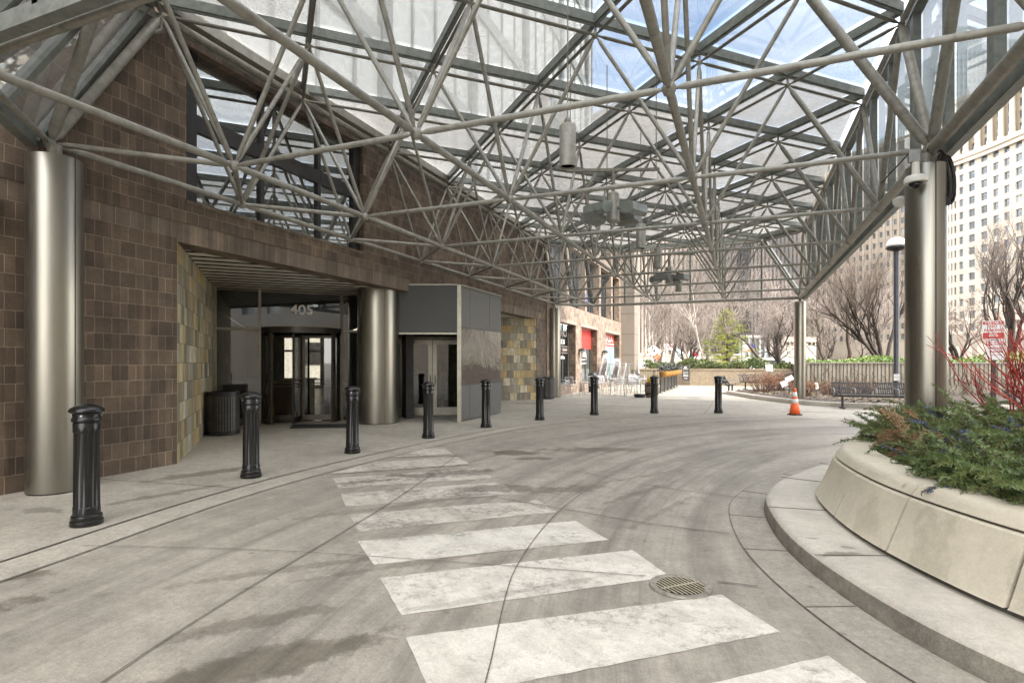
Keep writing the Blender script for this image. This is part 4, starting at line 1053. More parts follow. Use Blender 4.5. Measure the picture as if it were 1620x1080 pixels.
# ------------------------------------------------------------------ trash cans
def trash(loc, label, rz=0):
    t = thing('trash_can', label, 'trash can', loc, rz, 'black slotted steel trash cans')
    x, y, z = 0, 0, 0; r = .31
    MB().lathe([(.25,.02),(.25,.82)], 24).build('liner', M['rubber'], t, 40, world=False)
    s_ = MB()
    for k in range(36):
        a = 2*math.pi*k/36; d = Vector((math.cos(a), math.sin(a), 0)); sdv = Vector((-d.y, d.x, 0))
        s_.obox(d*r+Vector((0,0,.43)), d*.004, sdv*(.0165 if k % 9 else .026), (0,0,.37))
    s_.build('slats', plain('dark grey steel', (.085,.08,.075), .4, .2), t, world=False)
    for nm, z0, z1, rr in (('top_ring',.80,.90,.318),('middle_band',.40,.435,.313),('base_ring',.02,.10,.318)):
        MB().lathe([(rr-.01,z0),(rr,z0+.004),(rr,z1-.004),(rr-.01,z1),(rr-.06 if nm == 'top_ring' else rr-.012,z1),(rr-.012,z0)], 36).build(nm, M['black_metal'], t, 40, world=False)
    return t
trash((-10.05, 8.66, .006), 'round slotted black trash can beside the slate wall and revolving door')
trash((-7.50, 22.30, .006), 'round slotted dark trash can beside the far column and far slate wall', .3)

# door mat
mt = MB(); c = Vector((-9.25,10.42,0)); u_, v_ = e1, nn
q = [gatp for gatp in [(-10.13,10.62),(-9.53,9.98),(-8.34,10.23),(-8.85,10.95)]]
mt.prism([(-10.05,10.65),(-9.55,10.02),(-8.34,10.63),(-8.84,11.26)], .007, .018)
tag(mt.build('door_mat', M['rubber'], None), 'dark rubber mat lying before the revolving door', 'mat')
# wet floor sign inside the side glass
wf = thing('floor_sign', 'yellow folding wet floor sign behind the entrance glass', 'floor sign', (-11.35, 11.2, .012), R(35))
for s_, nm in ((-1, 'front_board'), (1, 'back_board')):
    p = MB(); p.prism([(-.14,0),(.14,0),(.09,.62),(-.09,.62)], -.008, .008)
    p.xform(Matrix.Translation((0, s_*.14, 0)) @ Matrix.Rotation(R(90) + s_*R(12), 4, 'X')); p.build(nm, M['yellow'], wf, world=False)
MB().box(-.05,.05,-.02,.02,.60,.66).build('handle', M['yellow'], wf, world=False)
MB().obox((0,-.10,.30), (.05,0,0), (0,.004,.0), (0,0.018,.085)).build('warning_mark', M['black_frame'], wf, world=False)
# reception desk
rdk = thing('reception_desk', 'brown wooden reception desk seen through the entrance glass', 'desk', (-12.9, 12.6, .012))
wallseg('desk_front', (-13.3,12.2,0), (-11.9,13.5,0), .012, 1.0, .06, plain('desk wood', (.30,.18,.10), .4, 0, .2, 3), rdk)
wallseg('desk_top', (-13.35,12.15,0), (-11.85,13.55,0), 1.001, 1.04, .6, plain('desk top', (.10,.07,.05), .3), rdk)
# street wall beyond the lobby's rear door
rs_ = thing('rear_building', 'pale stone building seen through the lobby and revolving door', 'building', (-38, 40, 0))
wallseg('wall', (-52,30,0), (-26,58,0), 0, 14, .5, plain('pale rear stone', (.62,.58,.50), .8), rs_)
rbw = MB()
for k in range(9):
    p = Vector((-52,30,0)).lerp(Vector((-26,58,0)), (k+.5)/9) + Vector((.73,-.68,0))*.03; dl = Vector((.68,.73,0))
    for z in (1.2, 5): rbw.obox(p+Vector((0,0,z+1.2)), dl*1.0, Vector((.73,-.68,0))*.03, (0,0,1.1))
rbw.build('windows', M['black_frame'], rs_)

# ------------------------------------------------------------------ traffic cone
tcn = thing('traffic_cone', 'orange traffic cone with two white bands on the concrete', 'cone', (1.42, 18.1, .006))
MB().lathe([(.001,0),(.20,0),(.205,.012),(.19,.03),(.001,.031)], 8).build('base', M['rubber'], tcn, world=False)
rz = lambda z: .148 - (z-.03)*.148*.80/.74
MB().lathe([(rz(.031),.031),(rz(.34),.34)], 28).build('cone_body', M['orange'], tcn, True, world=False)
for nm, z0, z1, m in (('white_band',.341,.46,'white'),('orange_band',.461,.52,'orange'),('white_band',.521,.66,'white'),('tip',.661,.77,'orange')):
    MB().lathe([(rz(z0)+.0015,z0),(rz(z1)+.0015,z1)] + ([(.02,.772)] if nm == 'tip' else []), 28).build(nm, M[m], tcn, True, world=False)

# ------------------------------------------------------------------ pendant lights and floodlight clusters under the canopy
def pendant(x, y, zb, label):
    p = thing('pendant_light', label, 'pendant light', (x, y, zb), 0, 'cylinder lights hanging from the canopy')
    MB().lathe([(.085,.03),(.094,.0),(.100,.0),(.100,.50),(.09,.515),(.04,.52)], 32).build('housing', M['galv'], p, 40, world=False)
    MB().lathe([(.001,.022),(.084,.022)], 24).build('lens', M['black_frame'], p, True, world=False)
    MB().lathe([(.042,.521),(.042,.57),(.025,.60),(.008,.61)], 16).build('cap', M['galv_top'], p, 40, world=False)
    MB().tube((0,0,.61), (0,0,ZT-zb), .007, 6).build('cable', M['galv'], p, 40, world=False)
pendant(-1.97, 6.65, 3.89, 'nearest and largest grey cylinder light hanging from the glass canopy')
pendant(-1.97, 12.06, 3.91, 'second grey cylinder light, hanging just beyond the nearest floodlight cluster')
pendant(-1.95, 14.54, 3.87, 'third grey cylinder light, hanging just in front of the far floodlight cluster')
pendant(-1.92, 19.31, 3.85, 'smallest and farthest grey cylinder light, beyond the far floodlight cluster')
def flood(x, y, z, label, rz):
    f = thing('floodlight_cluster', label, 'floodlights', (x, y, z), rz, 'floodlight clusters hanging from the canopy')
    MB().lathe([(.07,-.24),(.10,-.23),(.11,-.20),(.10,-.18),(.10,.22),(.07,.25),(.02,.26)], 24).build('hub', M['galv'], f, 40, world=False)
    for k in range(4):
        a = R(45)+k*R(90); h = MB(); Mr = Matrix.Rotation(a, 4, 'Z')
        # trough-shaped head: trapezoid section swept sideways
        sec = [(.27,-.05),(.31,-.15),(.47,-.20),(.53,-.15),(.52,-.03),(.30,.03)]; w2 = .20
        vs = [(r, -w2, zz) for r, zz in sec]+[(r, w2, zz) for r, zz in sec]; n = len(sec)
        h.add(vs, [tuple(range(n)), tuple(range(2*n-1, n-1, -1))]+[(i, n+i, n+(i+1) % n, (i+1) % n) for i in range(n)]); h.xform(Mr)
        ho = h.build('lamp_head', M['bar'], f, world=False)
        ar = MB().bar((.09,0,-.02), (.30,0,-.05), .06, .04); ar.xform(Mr); ar.build('bracket', M['galv_top'], f, world=False)
        lz = MB(); lz.add([(.325,-.17,.029),(.325,.17,.029),(.50,.17,-.020),(.50,-.17,-.020)], [(0,1,2,3)]); lz.xform(Mr); lz.build('lens', M['mirrorglass'], f, world=False)
    bb_ = MB().bar((-.75,0,.62), (.75,0,.62), .045, .045)
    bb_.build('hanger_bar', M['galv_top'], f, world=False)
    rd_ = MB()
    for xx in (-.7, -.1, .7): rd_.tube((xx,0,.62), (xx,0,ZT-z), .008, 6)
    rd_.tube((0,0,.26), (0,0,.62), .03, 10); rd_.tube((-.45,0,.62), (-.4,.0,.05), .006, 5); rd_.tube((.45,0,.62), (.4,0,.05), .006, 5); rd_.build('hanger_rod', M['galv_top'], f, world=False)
flood(-1.95, 9.2, 4.04, 'nearer and larger cluster of four floodlights hung from the canopy', R(20))
flood(-1.95, 16.9, 4.04, 'farther and smaller cluster of four floodlights hung from the canopy', R(28))

# ------------------------------------------------------------------ security camera, cable coil on the planter column
sc1 = thing('security_camera', 'white dome security camera on the tall planter column', 'camera', (1.99, 8.0, 3.62))
cdir = Vector((-D_[0], -D_[1], 0)).normalized()
cpos = Vector((D_[0], D_[1], 0)) + cdir*.36 + Vector((-.10,0,0))
MB().lathe([(.095,3.60),(.115,3.605),(.12,3.65),(.10,3.68),(.042,3.70),(.038,3.84)], 28, (cpos.x,cpos.y,0)).build('housing', M['offwhite'], sc1, 40)
MB().lathe([(.001,3.535),(.05,3.55),(.075,3.60)], 20, (cpos.x,cpos.y,0)).build('dome', plain('smoked dome', (.01,.01,.012), .1, 0, .1), sc1, True)
MB().bar(cpos+Vector((0,0,3.85)), cpos-cdir*.2+Vector((0,0,3.87)), .05, .06).build('bracket', M['galv'], sc1)
MB().box(cpos.x-.06, cpos.x+.05, cpos.y+.02, cpos.y+.08, 3.86, 4.0).build('junction_box', plain('grey box', (.28,.285,.285), .5), sc1)
MB().path([cpos+Vector((-.05,.05,3.98)), cpos+Vector((-.12,.12,3.90)), cpos+Vector((-.22,.25,3.80)), cpos+Vector((-.28,.3,3.72))], .008, 5).build('cable', M['coil'], sc1)
cc = thing('cable_coil', 'coil of black cable hanging at the top of the planter column', 'cable', (2.4, 8.1, 3.5))
cb = MB(); ce = Vector((D_[0], D_[1], 0))+cdir*.18+Vector((.23,.07,0))
for k in range(11):
    w2, h2 = .045+random.uniform(-.02,.03), .27+random.uniform(-.05,.05); oo = Vector((random.uniform(-.035,.035), random.uniform(-.03,.03), random.uniform(-.03,.02)))
    pts = [ce+oo+Vector((math.cos(t)*w2*CY+.02*math.cos(t+1), math.cos(t)*w2*SY, 3.67+math.sin(t)*h2)) for t in [2*math.pi*i/16+.1 for i in range(17)]]
    cb.path(pts, .011, 5)
cb.build('coil', M['coil'], cc)
MB().path([ce+Vector((0,0,3.9)), ce+Vector((-.06,0,4.02)), ce+Vector((-.2,.02,4.06))], .014, 6).build('tie', M['coil'], cc)
sc2 = thing('security_camera', 'small camera housing behind the planter column, facing the driveway', 'camera', (1.9, 8.6, 3.1))
p = at(1424, 320, 7.35)
MB().lathe([(.001,-.07),(.06,-.05),(.085,0),(.085,.05),(.04,.07)], 20, p).build('housing', M['offwhite'], sc2, 40)
MB().bar(p+Vector((0,0,.03)), Vector((D_[0], D_[1]+.15, p.z+.03)), .05, .05).build('bracket', M['offwhite'], sc2)

# ------------------------------------------------------------------ fire-lane sign
sg = thing('street_sign', 'red and white FIRE LANE sign on a dark post beyond the red twigs', 'sign', (4.0, 12.0, 0))
D9 = 9.7
sb = gat(1571.5, D9); rt = Vector((CY, SY, 0)); fw = Vector((-SY, CY, 0)); upv = Vector((0,0,1))
tocam = (-Vector((sb.x, sb.y, 0))).normalized(); rt_s = Vector((-tocam.y, tocam.x, 0)); 
if rt_s.dot(rt) < 0: rt_s = -rt_s
MB().box(sb.x-.028, sb.x+.028, sb.y-.028, sb.y+.028, 0, 2.0).build('post', plain('brown post', (.06,.03,.028), .6), sg)
def plate(cx, cz, w_, h_, nm):
    c = sb + rt_s*cx + tocam*.04; c.z = cz; r = .025
    pts = []
    for (sx, sz) in ((1,1),(-1,1),(-1,-1),(1,-1)):
        for k in range(5):
            a = {(1,1):0,(-1,1):90,(-1,-1):180,(1,-1):270}[(sx,sz)]+k*22.5
            pts.append((sx*(w_/2-r)+math.cos(R(a))*r, sz*(h_/2-r)+math.sin(R(a))*r))
    b = MB(); n = len(pts)
    b.add([c+rt_s*x+upv*z+tocam*.003 for x, z in pts]+[c+rt_s*x+upv*z-tocam*.003 for x, z in pts], [tuple(range(n)), tuple(range(2*n-1, n-1, -1))]+[(i, n+i, n+(i+1) % n, (i+1) % n) for i in range(n)])
    return b.build(nm, plain('sign white', (.72,.72,.71), .45, 0, .05, 20), sg), c
z1 = CAMZ+(YH-522)/F*D9; z2 = CAMZ+(YH-553.5)/F*D9
pl1, c1 = plate(0.0, z1, .295, .32, 'sign_plate'); pl2, c2 = plate(.03, z2, .265, .335, 'sign_plate')
def sgtext(s_, c, x, z, size, mat, par, sx=1.0): text('lettering', s_, size, mat, tuple(c+rt_s*x+upv*z+tocam*.0075), rt_s, upv, .0004, par, sx=sx, bold=.0012)
def sgrect(c, x0, x1, z0, z1, mat, par): 
    MB().obox(c+rt_s*(x0+x1)/2+upv*(z0+z1)/2+tocam*.0045, rt_s*(x1-x0)/2, upv*(z1-z0)/2, tocam*.001).build('sign_band', mat, par)
sr = plain('sign red', (.50,.05,.04), .5, 0, .12, 30)
sgrect(c1, -.137, .137, .095, .148, sr, pl1); sgtext('FIRE LANE', c1, 0, .121, .052, M['white'], pl1, .92)
sgtext('NO', c1, 0, .062, .062, sr, pl1); sgtext('PARKING', c1, 0, -.005, .062, sr, pl1, .95)
sgrect(c1, -.137, .137, -.148, -.045, sr, pl1); sgtext('TOW', c1, 0, -.066, .032, M['white'], pl1, 1.3); sgtext('ZONE', c1, 0, -.100, .038, M['white'], pl1, 1.2)
sgrect(c2, -.125, -.045, .075, .155, sr, pl2); sgtext('10', c2, -.085, .115, .072, M['white'], pl2)
sgtext('MINUTE', c2, .042, .137, .034, sr, pl2, 1.05); sgtext('PARKING', c2, .042, .098, .034, sr, pl2, .95)
sgtext('TEMPORARY', c2, 0, .03, .038, sr, pl2, .95); sgtext('PARKING', c2, 0, -.03, .038, sr, pl2)
sgrect(c2, -.07, .07, -.092, -.085, sr, pl2)

# ------------------------------------------------------------------ lamp post
lp = thing('lamp_post', 'black lamp post with white dome globe behind the right bench', 'lamp post', tuple(gat(1418, 22.3)))
q = gat(1418, 22.3)
MB().lathe([(.11,0),(.10,.02),(.10,5.9)], 20, (q.x,q.y,0)).build('pole', plain('dark blue black pole', (.03,.033,.04), .4), lp, 40)
MB().lathe([(.10,5.9),(.30,5.98),(.36,6.02),(.36,6.09),(.2,6.1)], 28, (q.x,q.y,0)).build('fitter', M['black_metal'], lp, 40)
MB().lathe([(.355,6.09),(.345,6.2),(.28,6.34),(.16,6.43),(.001,6.46)], 28, (q.x,q.y,0)).build('globe', M['lampglobe'], lp, True)
MB().box(q.x-.12,q.x+.08,q.y-.2,q.y-.10,.80,1.06).build('outlet_box', plain('outlet grey', (.5,.5,.49), .5), lp)

# ------------------------------------------------------------------ plaza: kerbed bed, walls, hedges
BED = [(-.69,28.9),(-.35,27.8),(-.02,26.8),(.35,25.75),(.75,24.75),(1.36,23.5),(2.1,22.4),(2.9,21.8),(3.68,21.6),(5,21.75),(8,22.3),(13,23.6),(20,25.5)]
bedl = [(p.x, p.y) for p in catmull(BED, 5)]
bc_ = thing('bed_kerb', 'low pale stone kerb curving round the mulched shrub bed', 'kerb', (1.5, 23.2, 0))
kb = MB(); kr = [(bedl, .006), (offs(bedl, -.012), .14), (offs(bedl, -.04), .165), (offs(bedl, -.28), .165), (offs(bedl, -.29), .10)]
S_ = 1 if offs(bedl, -.3)[5][0] > bedl[5][0] else -1
kr = [(offs(bedl, S_*d), z) for d, z in ((0,.006),(-.012,.14),(-.04,.165),(-.28,.165),(-.29,.10))]
m_ = len(bedl)
for ln, z in kr: kb.v += [(x,y,z) for x,y in ln]
for a in range(len(kr)-1):
    for i in range(m_-1): kb.f.append((a*m_+i, a*m_+i+1, (a+1)*m_+i+1, (a+1)*m_+i))
kb.build('kerb_stone', M['curb'], bc_, 50)
ib = offs(bedl, S_*-.28)
sl = MB(); sl.add([(x,y,.125) for x,y in ib]+[(20,30,.125),(3.2,30,.125),(2.6,33,.125),(1.2,33,.125),(-.2,30.5,.125)], [tuple(range(m_+5))])
if S_ == 1: pass
struct('mulch_bed', sl, M['soil'])
lf = MB(); rnd = random.Random(3)
for k in range(1300):
    i = rnd.randrange(len(ib)-1); x, y = ib[i]; x += rnd.uniform(.05, 3.4); y += rnd.uniform(.1, 3.5)
    if not (-.4 < x < 16): continue
    if not inside(x, y, [(p[0], p[1]) for p in ib]+[(20,30),(3.2,30),(-.2,30.5)]): continue
    s_ = rnd.uniform(.02,.06); a = rnd.uniform(0,6.28); c = Vector((x,y,.135+rnd.uniform(0,.03)))
    u_ = Vector((math.cos(a), math.sin(a), rnd.uniform(-.4,.4)))*s_; v_ = Vector((-math.sin(a), math.cos(a), rnd.uniform(-.4,.4)))*s_*.6
    lf.add([c-u_-v_, c+u_-v_, c+u_+v_, c-u_+v_], [(0,1,2,3)])
tag(lf.build('leaf_litter', leaf_mat('fallen leaves', [(.06,.04,.025), (.15,.10,.05), (.24,.19,.11), (.10,.10,.04)], .8, 3), None), 'fallen dry leaves scattered over the mulch bed', 'leaves', kind='stuff')

# fluted concrete wall, with base wall
fw_ = thing('fluted_wall', 'fluted weathered concrete retaining wall behind the right bench', 'wall', (9, 30, 0))
FY = 30.0
fm, t_, p_ = mat_new('fluted concrete'); wp_ = wpos(t_)
n1 = noise(t_, mapping(t_, wp_, (5, 5, .5)), 1.4, 7, .7); n2 = noise(t_, wp_, 26, 5, .7)
bs = ramp(t_, n1, [(.28, (.16,.14,.11)), (.52, (.40,.365,.30)), (.75, (.52,.48,.40))]); bs = mixc(t_, 1.0, bs, ramp(t_, n2, [(.3, .72), (.7, 1.2)]), 'MULTIPLY')
t_.links.new(bs, p_.inputs['Base Color']); p_.inputs['Roughness'].default_value = .9; bump(t_, n2, p_, .4, .01)
MB().box(2.9, 24, FY+.02, FY+.5, 0, .52).build('base_wall', fm, fw_)
fl = MB(); x = 2.9
while x < 24: fl.box(x, x+.10, FY+.03, FY+.10, .525, 1.47); x += .15
fl.build('flutes', fm, fw_); MB().box(2.9, 24, FY+.101, FY+.5, .525, 1.46).build('back_wall', plain('flute recess concrete', (.34,.305,.245), .95), fw_)
MB().box(2.88, 24, FY+.0, FY+.5, 1.471, 1.53).build('coping', fm, fw_)
# climbing bare vines
vn = MB(); rnd = random.Random(11)
for k in range(130):
    x = rnd.uniform(3.0, 20); z = .15; p = [Vector((x, FY-.06, z))]
    for j in range(rnd.randint(5, 11)): x += rnd.uniform(-.16,.16); z += rnd.uniform(.06,.16); p.append(Vector((x, FY-.05-rnd.uniform(0,.04), min(z, 1.5))))
    vn.path(p, rnd.uniform(.006,.014), 4)
tag(vn.build('bare_vines', plain('vine bark', (.10,.06,.045), .9), None), 'leafless brown vines climbing the fluted concrete wall', 'vines', kind='stuff')
MB_ivy = MB(); rnd = random.Random(5)
def leafcloud(mb, n, pos, size, rnd, up=.5, flat=1.0):
    for k in range(n):
        c = pos(rnd); s_ = rnd.uniform(*size)
        nn_ = Vector((rnd.gauss(0,1), rnd.gauss(0,1), rnd.gauss(0,1)+up)).normalized(); a = nn_.orthogonal().normalized(); a = Matrix.Rotation(rnd.uniform(0,6.28), 3, nn_) @ a; b = nn_.cross(a)
        mb.add([c-a*s_, c+b*s_*.55*flat, c+a*s_, c-b*s_*.55*flat], [(0,1,2,3)])
def ivypos(r): x = 3.0+21*r.random(); y = FY+.1+r.random()**1.4*5.0; return Vector((x, y, 1.5+.16*r.random()+.22*math.sin(x*1.3)*math.sin(y*1.1)**2 + .25*max(0, math.sin(x*.55+1.0))*r.random()))
leafcloud(MB_ivy, 9000, ivypos, (.04,.085), rnd, 1.0)
tag(MB_ivy.build('ivy_ground_cover', leaf_mat('bright ivy', [(.07,.12,.02), (.16,.26,.05), (.27,.38,.09)], .5, 2.0), None, uv=False), 'bright green ivy covering the top of the fluted wall', 'ivy', kind='stuff')
rs2 = MB().box(2.95, 40, FY+.5, FY+16, 0, 1.42); struct('raised_bed_soil', rs2, M['soil'])

# tan planter wall with hedge behind the benches
tw_ = thing('planter_wall', 'low tan granite planter wall topped by a juniper hedge', 'wall', (-1, 39.4, 0))
TY = 39.4
tm_ = plain('tan granite', (.40,.325,.235), .7, 0, .28, 14, .1)
xx = -6.5
while xx < 2.7:
    MB().box(xx+.004, xx+1.596, TY, TY+.4, 0, 1.02).build('wall_block', tm_, tw_)
    xx += 1.6
MB().box(-6.5, 2.9, TY-.03, TY+.42, 1.021, 1.12).build('coping', tm_, tw_)
struct('hedge_soil', MB().box(-6.5, 2.9, TY+.42, TY+9, 0, 1.0), M['soil'])
hd = thing('juniper_hedge', 'low spreading green juniper hedge along the tan planter wall', 'hedge', (-1, 40.5, 1.0))
hm = MB(); rnd = random.Random(8)
def hpos(r):
    x = r.uniform(-6.2, 2.9); y = TY+.2+r.random()*3.4; top = .42+.16*math.sin(x*1.7+.4)+.12*math.sin(x*4.1+y)+.1*math.sin(y*2.3+x*.7)
    return Vector((x, y-.25*r.random(), 1.0+top*(1-r.random()**2.2)))
for k in range(5200):
    c = hpos(rnd); d = Vector((rnd.gauss(0,.6), rnd.gauss(-.15,.6), rnd.uniform(.0,.8))).normalized(); l = rnd.uniform(.10,.26); sd2 = d.orthogonal().normalized()*l*.16; u2 = d.cross(sd2).normalized()*l*.16
    hm.add([c-sd2, c+d*l*.5-sd2*1.6, c+d*l, c+d*l*.5+sd2*1.6, c-u2, c+d*l*.5-u2*1.6, c+d*l*.5+u2*1.6], [(0,1,2,3),(4,5,2,6)])
hm.build('foliage', leaf_mat('juniper', [(.04,.065,.028), (.10,.145,.055), (.20,.235,.09), (.27,.22,.10)], .6, 1.2), hd, uv=False)
st_ = MB()
for k in range(60): x = rnd.uniform(-6, 2.8); y = TY+.5+rnd.random()*2.5; st_.tube((x,y,1.0), (x+rnd.uniform(-.3,.3), y+rnd.uniform(-.3,.2), 1.4), .012, 4)
st_.build('stems', plain('juniper stem', (.08,.05,.035), .9), hd)

# ------------------------------------------------------------------ benches
def bench(name, label, loc, rz, seats=3, w_=.62):
    b = thing(name, label, 'bench', loc, rz, 'black slatted metal benches in the plaza')
    W = seats*w_
    st = MB()
    for k in range(9): y = -.20+k*.05; st.box(-W/2+.02, W/2-.02, y, y+.036, .43-.012*math.sin(math.pi*k/8), .442-.012*math.sin(math.pi*k/8))
    st.build('seat', M['black_metal'], b, world=False)
    for s_ in range(seats):
        x0 = -W/2+s_*w_+.025; x1 = x0+w_-.05; bk = MB(); n_ = 9
        P = lambda x, z: Vector((x, .24+.19*(z-.46)/.40, z))
        for k in range(n_):
            x = x0+.03+(x1-x0-.06)*k/(n_-1)
            for (za, zb) in ((.50,.64),(.67,.80)): bk.bar(P(x,za), P(x,zb), .034 if k not in (0,n_-1) else .04, .010, (0,-1,.3))
        for z in (.49,.655,.825): bk.bar(P(x0,z), P(x1,z), .012, .045, (0,.4,1))
        bk.build('backrest', M['black_metal'], b, world=False)
    for s_ in range(seats+1):
        x = -W/2+s_*w_
        ar = MB(); ar.path([(x,-.20,.44),(x,-.25,.53),(x,-.23,.63),(x,-.12,.665),(x,.10,.655),(x,.30,.66)], .017, 8); ar.build('armrest', M['galv'] if 0 < s_ else M['galv'], b, True, world=False)
    for s_ in (-1, 1):
        x = s_*(W/2-.28); lg = MB(); lg.box(x-.03, x+.03, -.02, .04, .05, .43); lg.box(x-.035, x+.035, -.26, .30, .0, .045); lg.bar((x,.10,.40), (x,.42,.82), .04, .04, (0,-1,.4)); lg.build('leg', M['black_metal'], b, world=False)
    MB().box(-W/2, W/2, -.03, .05, .385, .425).build('rail', M['black_metal'], b, world=False)
    return b
bench('bench', 'black slatted three seat bench with curved armrests left of the planter column', (3.98, 21.25, .006), R(3), 4, .60)
gp = lambda px, d: tuple(gat(px, d, .006))
bench('bench', 'black metal bench turned sideways just right of the lone bollard', gp(1156, 27.5), R(78), 2, .62)
bench('bench', 'black metal bench half hidden behind the brown shrubs, second from left', gp(1198, 31.5), R(20), 3, .62)
bench('bench', 'black metal bench beside the slim column, partly behind the tilted white signs', gp(1252, 32.5), R(14), 3, .6)

# ------------------------------------------------------------------ cafe furniture
def cafe_chair():
    c = thing('cafe_chair', 'x', 'chair', (0,0,0), 0, 'aluminium cafe chairs by the tan brick wall'); cm = M['chair_alu']
    s_ = MB()
    for k in range(7): y = -.21+k*.065; s_.box(-.21, .21, y, y+.05, .44, .452)
    s_.build('seat', cm, c, world=False)
    bk = MB()
    for z in (.56,.65,.74,.82):
        bk.path([(-.215,.20+.1*(z-.45),z),(-.1,.25+.1*(z-.45),z),(.1,.25+.1*(z-.45),z),(.215,.20+.1*(z-.45),z)], .0, 4, [.022]*4)
    bk.build('backrest', cm, c, world=False)
    for s_ in (-1, 1):
        f = MB(); f.path([(s_*.25,-.26,0),(s_*.245,-.22,.44),(s_*.25,-.20,.62),(s_*.25,-.14,.67),(s_*.245,.05,.67),(s_*.235,.20,.68)], .0125, 6); f.build('arm_frame', cm, c, True, world=False)
        f = MB(); f.path([(s_*.22,.30,0),(s_*.22,.20,.44),(s_*.22,.245,.86)], .0125, 6); f.build('rear_leg', cm, c, True, world=False)
    MB().path([(-.22,.245,.86),(-.1,.29,.88),(.1,.29,.88),(.22,.245,.86)], .0125, 6).build('top_rail', cm, c, True, world=False)
    return c
ch0 = cafe_chair(); first = [True]
def chair(px, d, rz, label, z=.006, tilt=None):
    p = gat(px, d, z)
    if first[0]: ch0.location = p; ch0.rotation_euler = (0,0,rz); ch0['label'] = label; first[0] = False; return ch0
    return dup(ch0, p, rz, label)
chair(905, 25.6, R(160), 'aluminium cafe chair nearest the far steel column, at the left end of the row')
chair(931, 26.6, R(200), 'aluminium cafe chair just left of the seventh bollard, against the brick pier')
chair(893, 27.6, R(100), 'aluminium cafe chair tucked under the first shop window behind the column')
chair(952, 26.6, R(40), 'aluminium cafe chair directly right of the bollard beside the cafe tables')
chair(977, 25.9, R(-150), 'angled aluminium cafe chair standing forward in the middle of the group')
chair(998, 25.2, R(180), 'aluminium cafe chair with its back to the viewer, left of the yellow pot')
chair(962, 29.0, R(140), 'aluminium cafe chair behind the middle tables under the red blind window')
chair(1003, 29.2, R(30), 'aluminium cafe chair behind the table near the black railing')
chair(986, 27.8, R(-60), 'aluminium cafe chair turned sideways between the middle tables')
chair(945, 29.4, R(100), 'aluminium cafe chair pushed against the pier between the red blind and poster windows')
chair(1010, 28.4, R(-20), 'aluminium cafe chair directly behind the yellow pot')
for px, d, n_, nm in ((957, 32.5, 11, 'tall stack nearest the poster window'), (976, 30.5, 9, 'lower stack in front of the black railing')):
    for k in range(n_):
        p = gat(px, d, .006+k*.105); p += Vector((.012*k*0, 0, 0)); o = dup(ch0, p + Vector((.02*k, .01*k, 0)), R(60), 'aluminium cafe chair stacked in the '+nm, group='stacked cafe chairs, '+nm)
for px, d, n_, nm in ((950, 34.3, 7, 'rear stack against the brick pier'),):
    for k in range(n_): dup(ch0, gat(px, d, .006+k*.105), R(20), 'aluminium cafe chair stacked in the '+nm, group='stacked cafe chairs, '+nm)
def cafe_table(px, d, label, flip=False):
    t = thing('cafe_table', label, 'table', tuple(gat(px, d, .006)), R(20), 'aluminium cafe tables'); cm = M['chair_alu']
    MB().lathe([(.34,.715),(.35,.72),(.35,.738),(.34,.745)], 28).build('tabletop', cm, t, 40, world=False)
    MB().tube((0,0,.04), (0,0,.715), .03, 10).build('pedestal', cm, t, 40, world=False)
    for k in range(4):
        a = k*R(90); MB().tube((0,0,.10), (math.cos(a)*.28, math.sin(a)*.28, .012), .016, 6).build('leg', cm, t, True, world=False)
    return t
cafe_table(944, 27.8, 'round aluminium cafe table behind the seventh bollard')
cafe_table(966, 27.4, 'round aluminium cafe table among the angled chairs in the middle')
cafe_table(1014, 27.2, 'round aluminium cafe table beside the yellow pot and barrel')
cafe_table(1000, 31.0, 'round aluminium cafe table farther back by the black railing')
hs = thing('stacked_table', 'tall upturned aluminium table frame behind the chair stacks', 'table', tuple(gat(980, 35.0, .006)))
MB().box(-.75,.75,-.4,.4,1.42,1.46).build('tabletop', M['chair_alu'], hs, world=False)
for sx in (-.6,.6): MB().tube((sx,0,.02), (sx,0,1.42), .035, 8).build('leg', M['chair_alu'], hs, 40, world=False)
hb_ = thing('trash_bin', 'small black domed bin beside the cafe window pier', 'bin', tuple(gat(938, 28.8, .006)))
MB().lathe([(.22,0),(.24,.8)], 24).build('body', M['black_metal'], hb_, 40, world=False); MB().lathe([(.26,.80),(.26,.86),(.2,.98),(.08,1.04),(.001,1.05)], 24).build('lid', M['black_metal'], hb_, 40, world=False)

# railings
def railing(name, p, q, label, kick=False, hgt=1.0):
    p, q = Vector(p), Vector(q); r = thing(name, label, 'railing', tuple(p)); d = (q-p); l = d.length; d /= l
    rl = MB(); rl.bar(p+upv*hgt, q+upv*hgt, .05, .03); rl.bar(p+upv*.12, q+upv*.12, .04, .025); rl.build('rail', M['black_metal'], r)
    n_ = int(l/.11); pk = MB()
    for k in range(1, n_): c = p+d*l*k/n_; pk.box(c.x-.008, c.x+.008, c.y-.008, c.y+.008, .13, hgt-.015)
    pk.build('pickets', M['black_metal'], r)
    m2 = max(1, round(l/1.7))
    for k in range(m2+1):
        c = p+d*l*k/m2; MB().box(c.x-.028, c.x+.028, c.y-.028, c.y+.028, .01, hgt+.06).build('post', M['black_metal'], r); MB().box(c.x-.12, c.x+.12, c.y-.05, c.y+.05, .006, .03).build('foot', M['black_metal'], r)
    return r
RA, RB, RC_ = Vector((-6.6, 37.0, .006)), Vector((-3.75, 36.6, .006)), Vector((-3.72, 28.6, .006))
railing('cafe_railing', RA, RB, 'black picket railing at the back of the cafe terrace, facing the viewer')
r2 = railing('cafe_railing', RC_, RB+Vector((.02,-.2,0)), 'black railing panels running along the terrace side under the flower baskets')
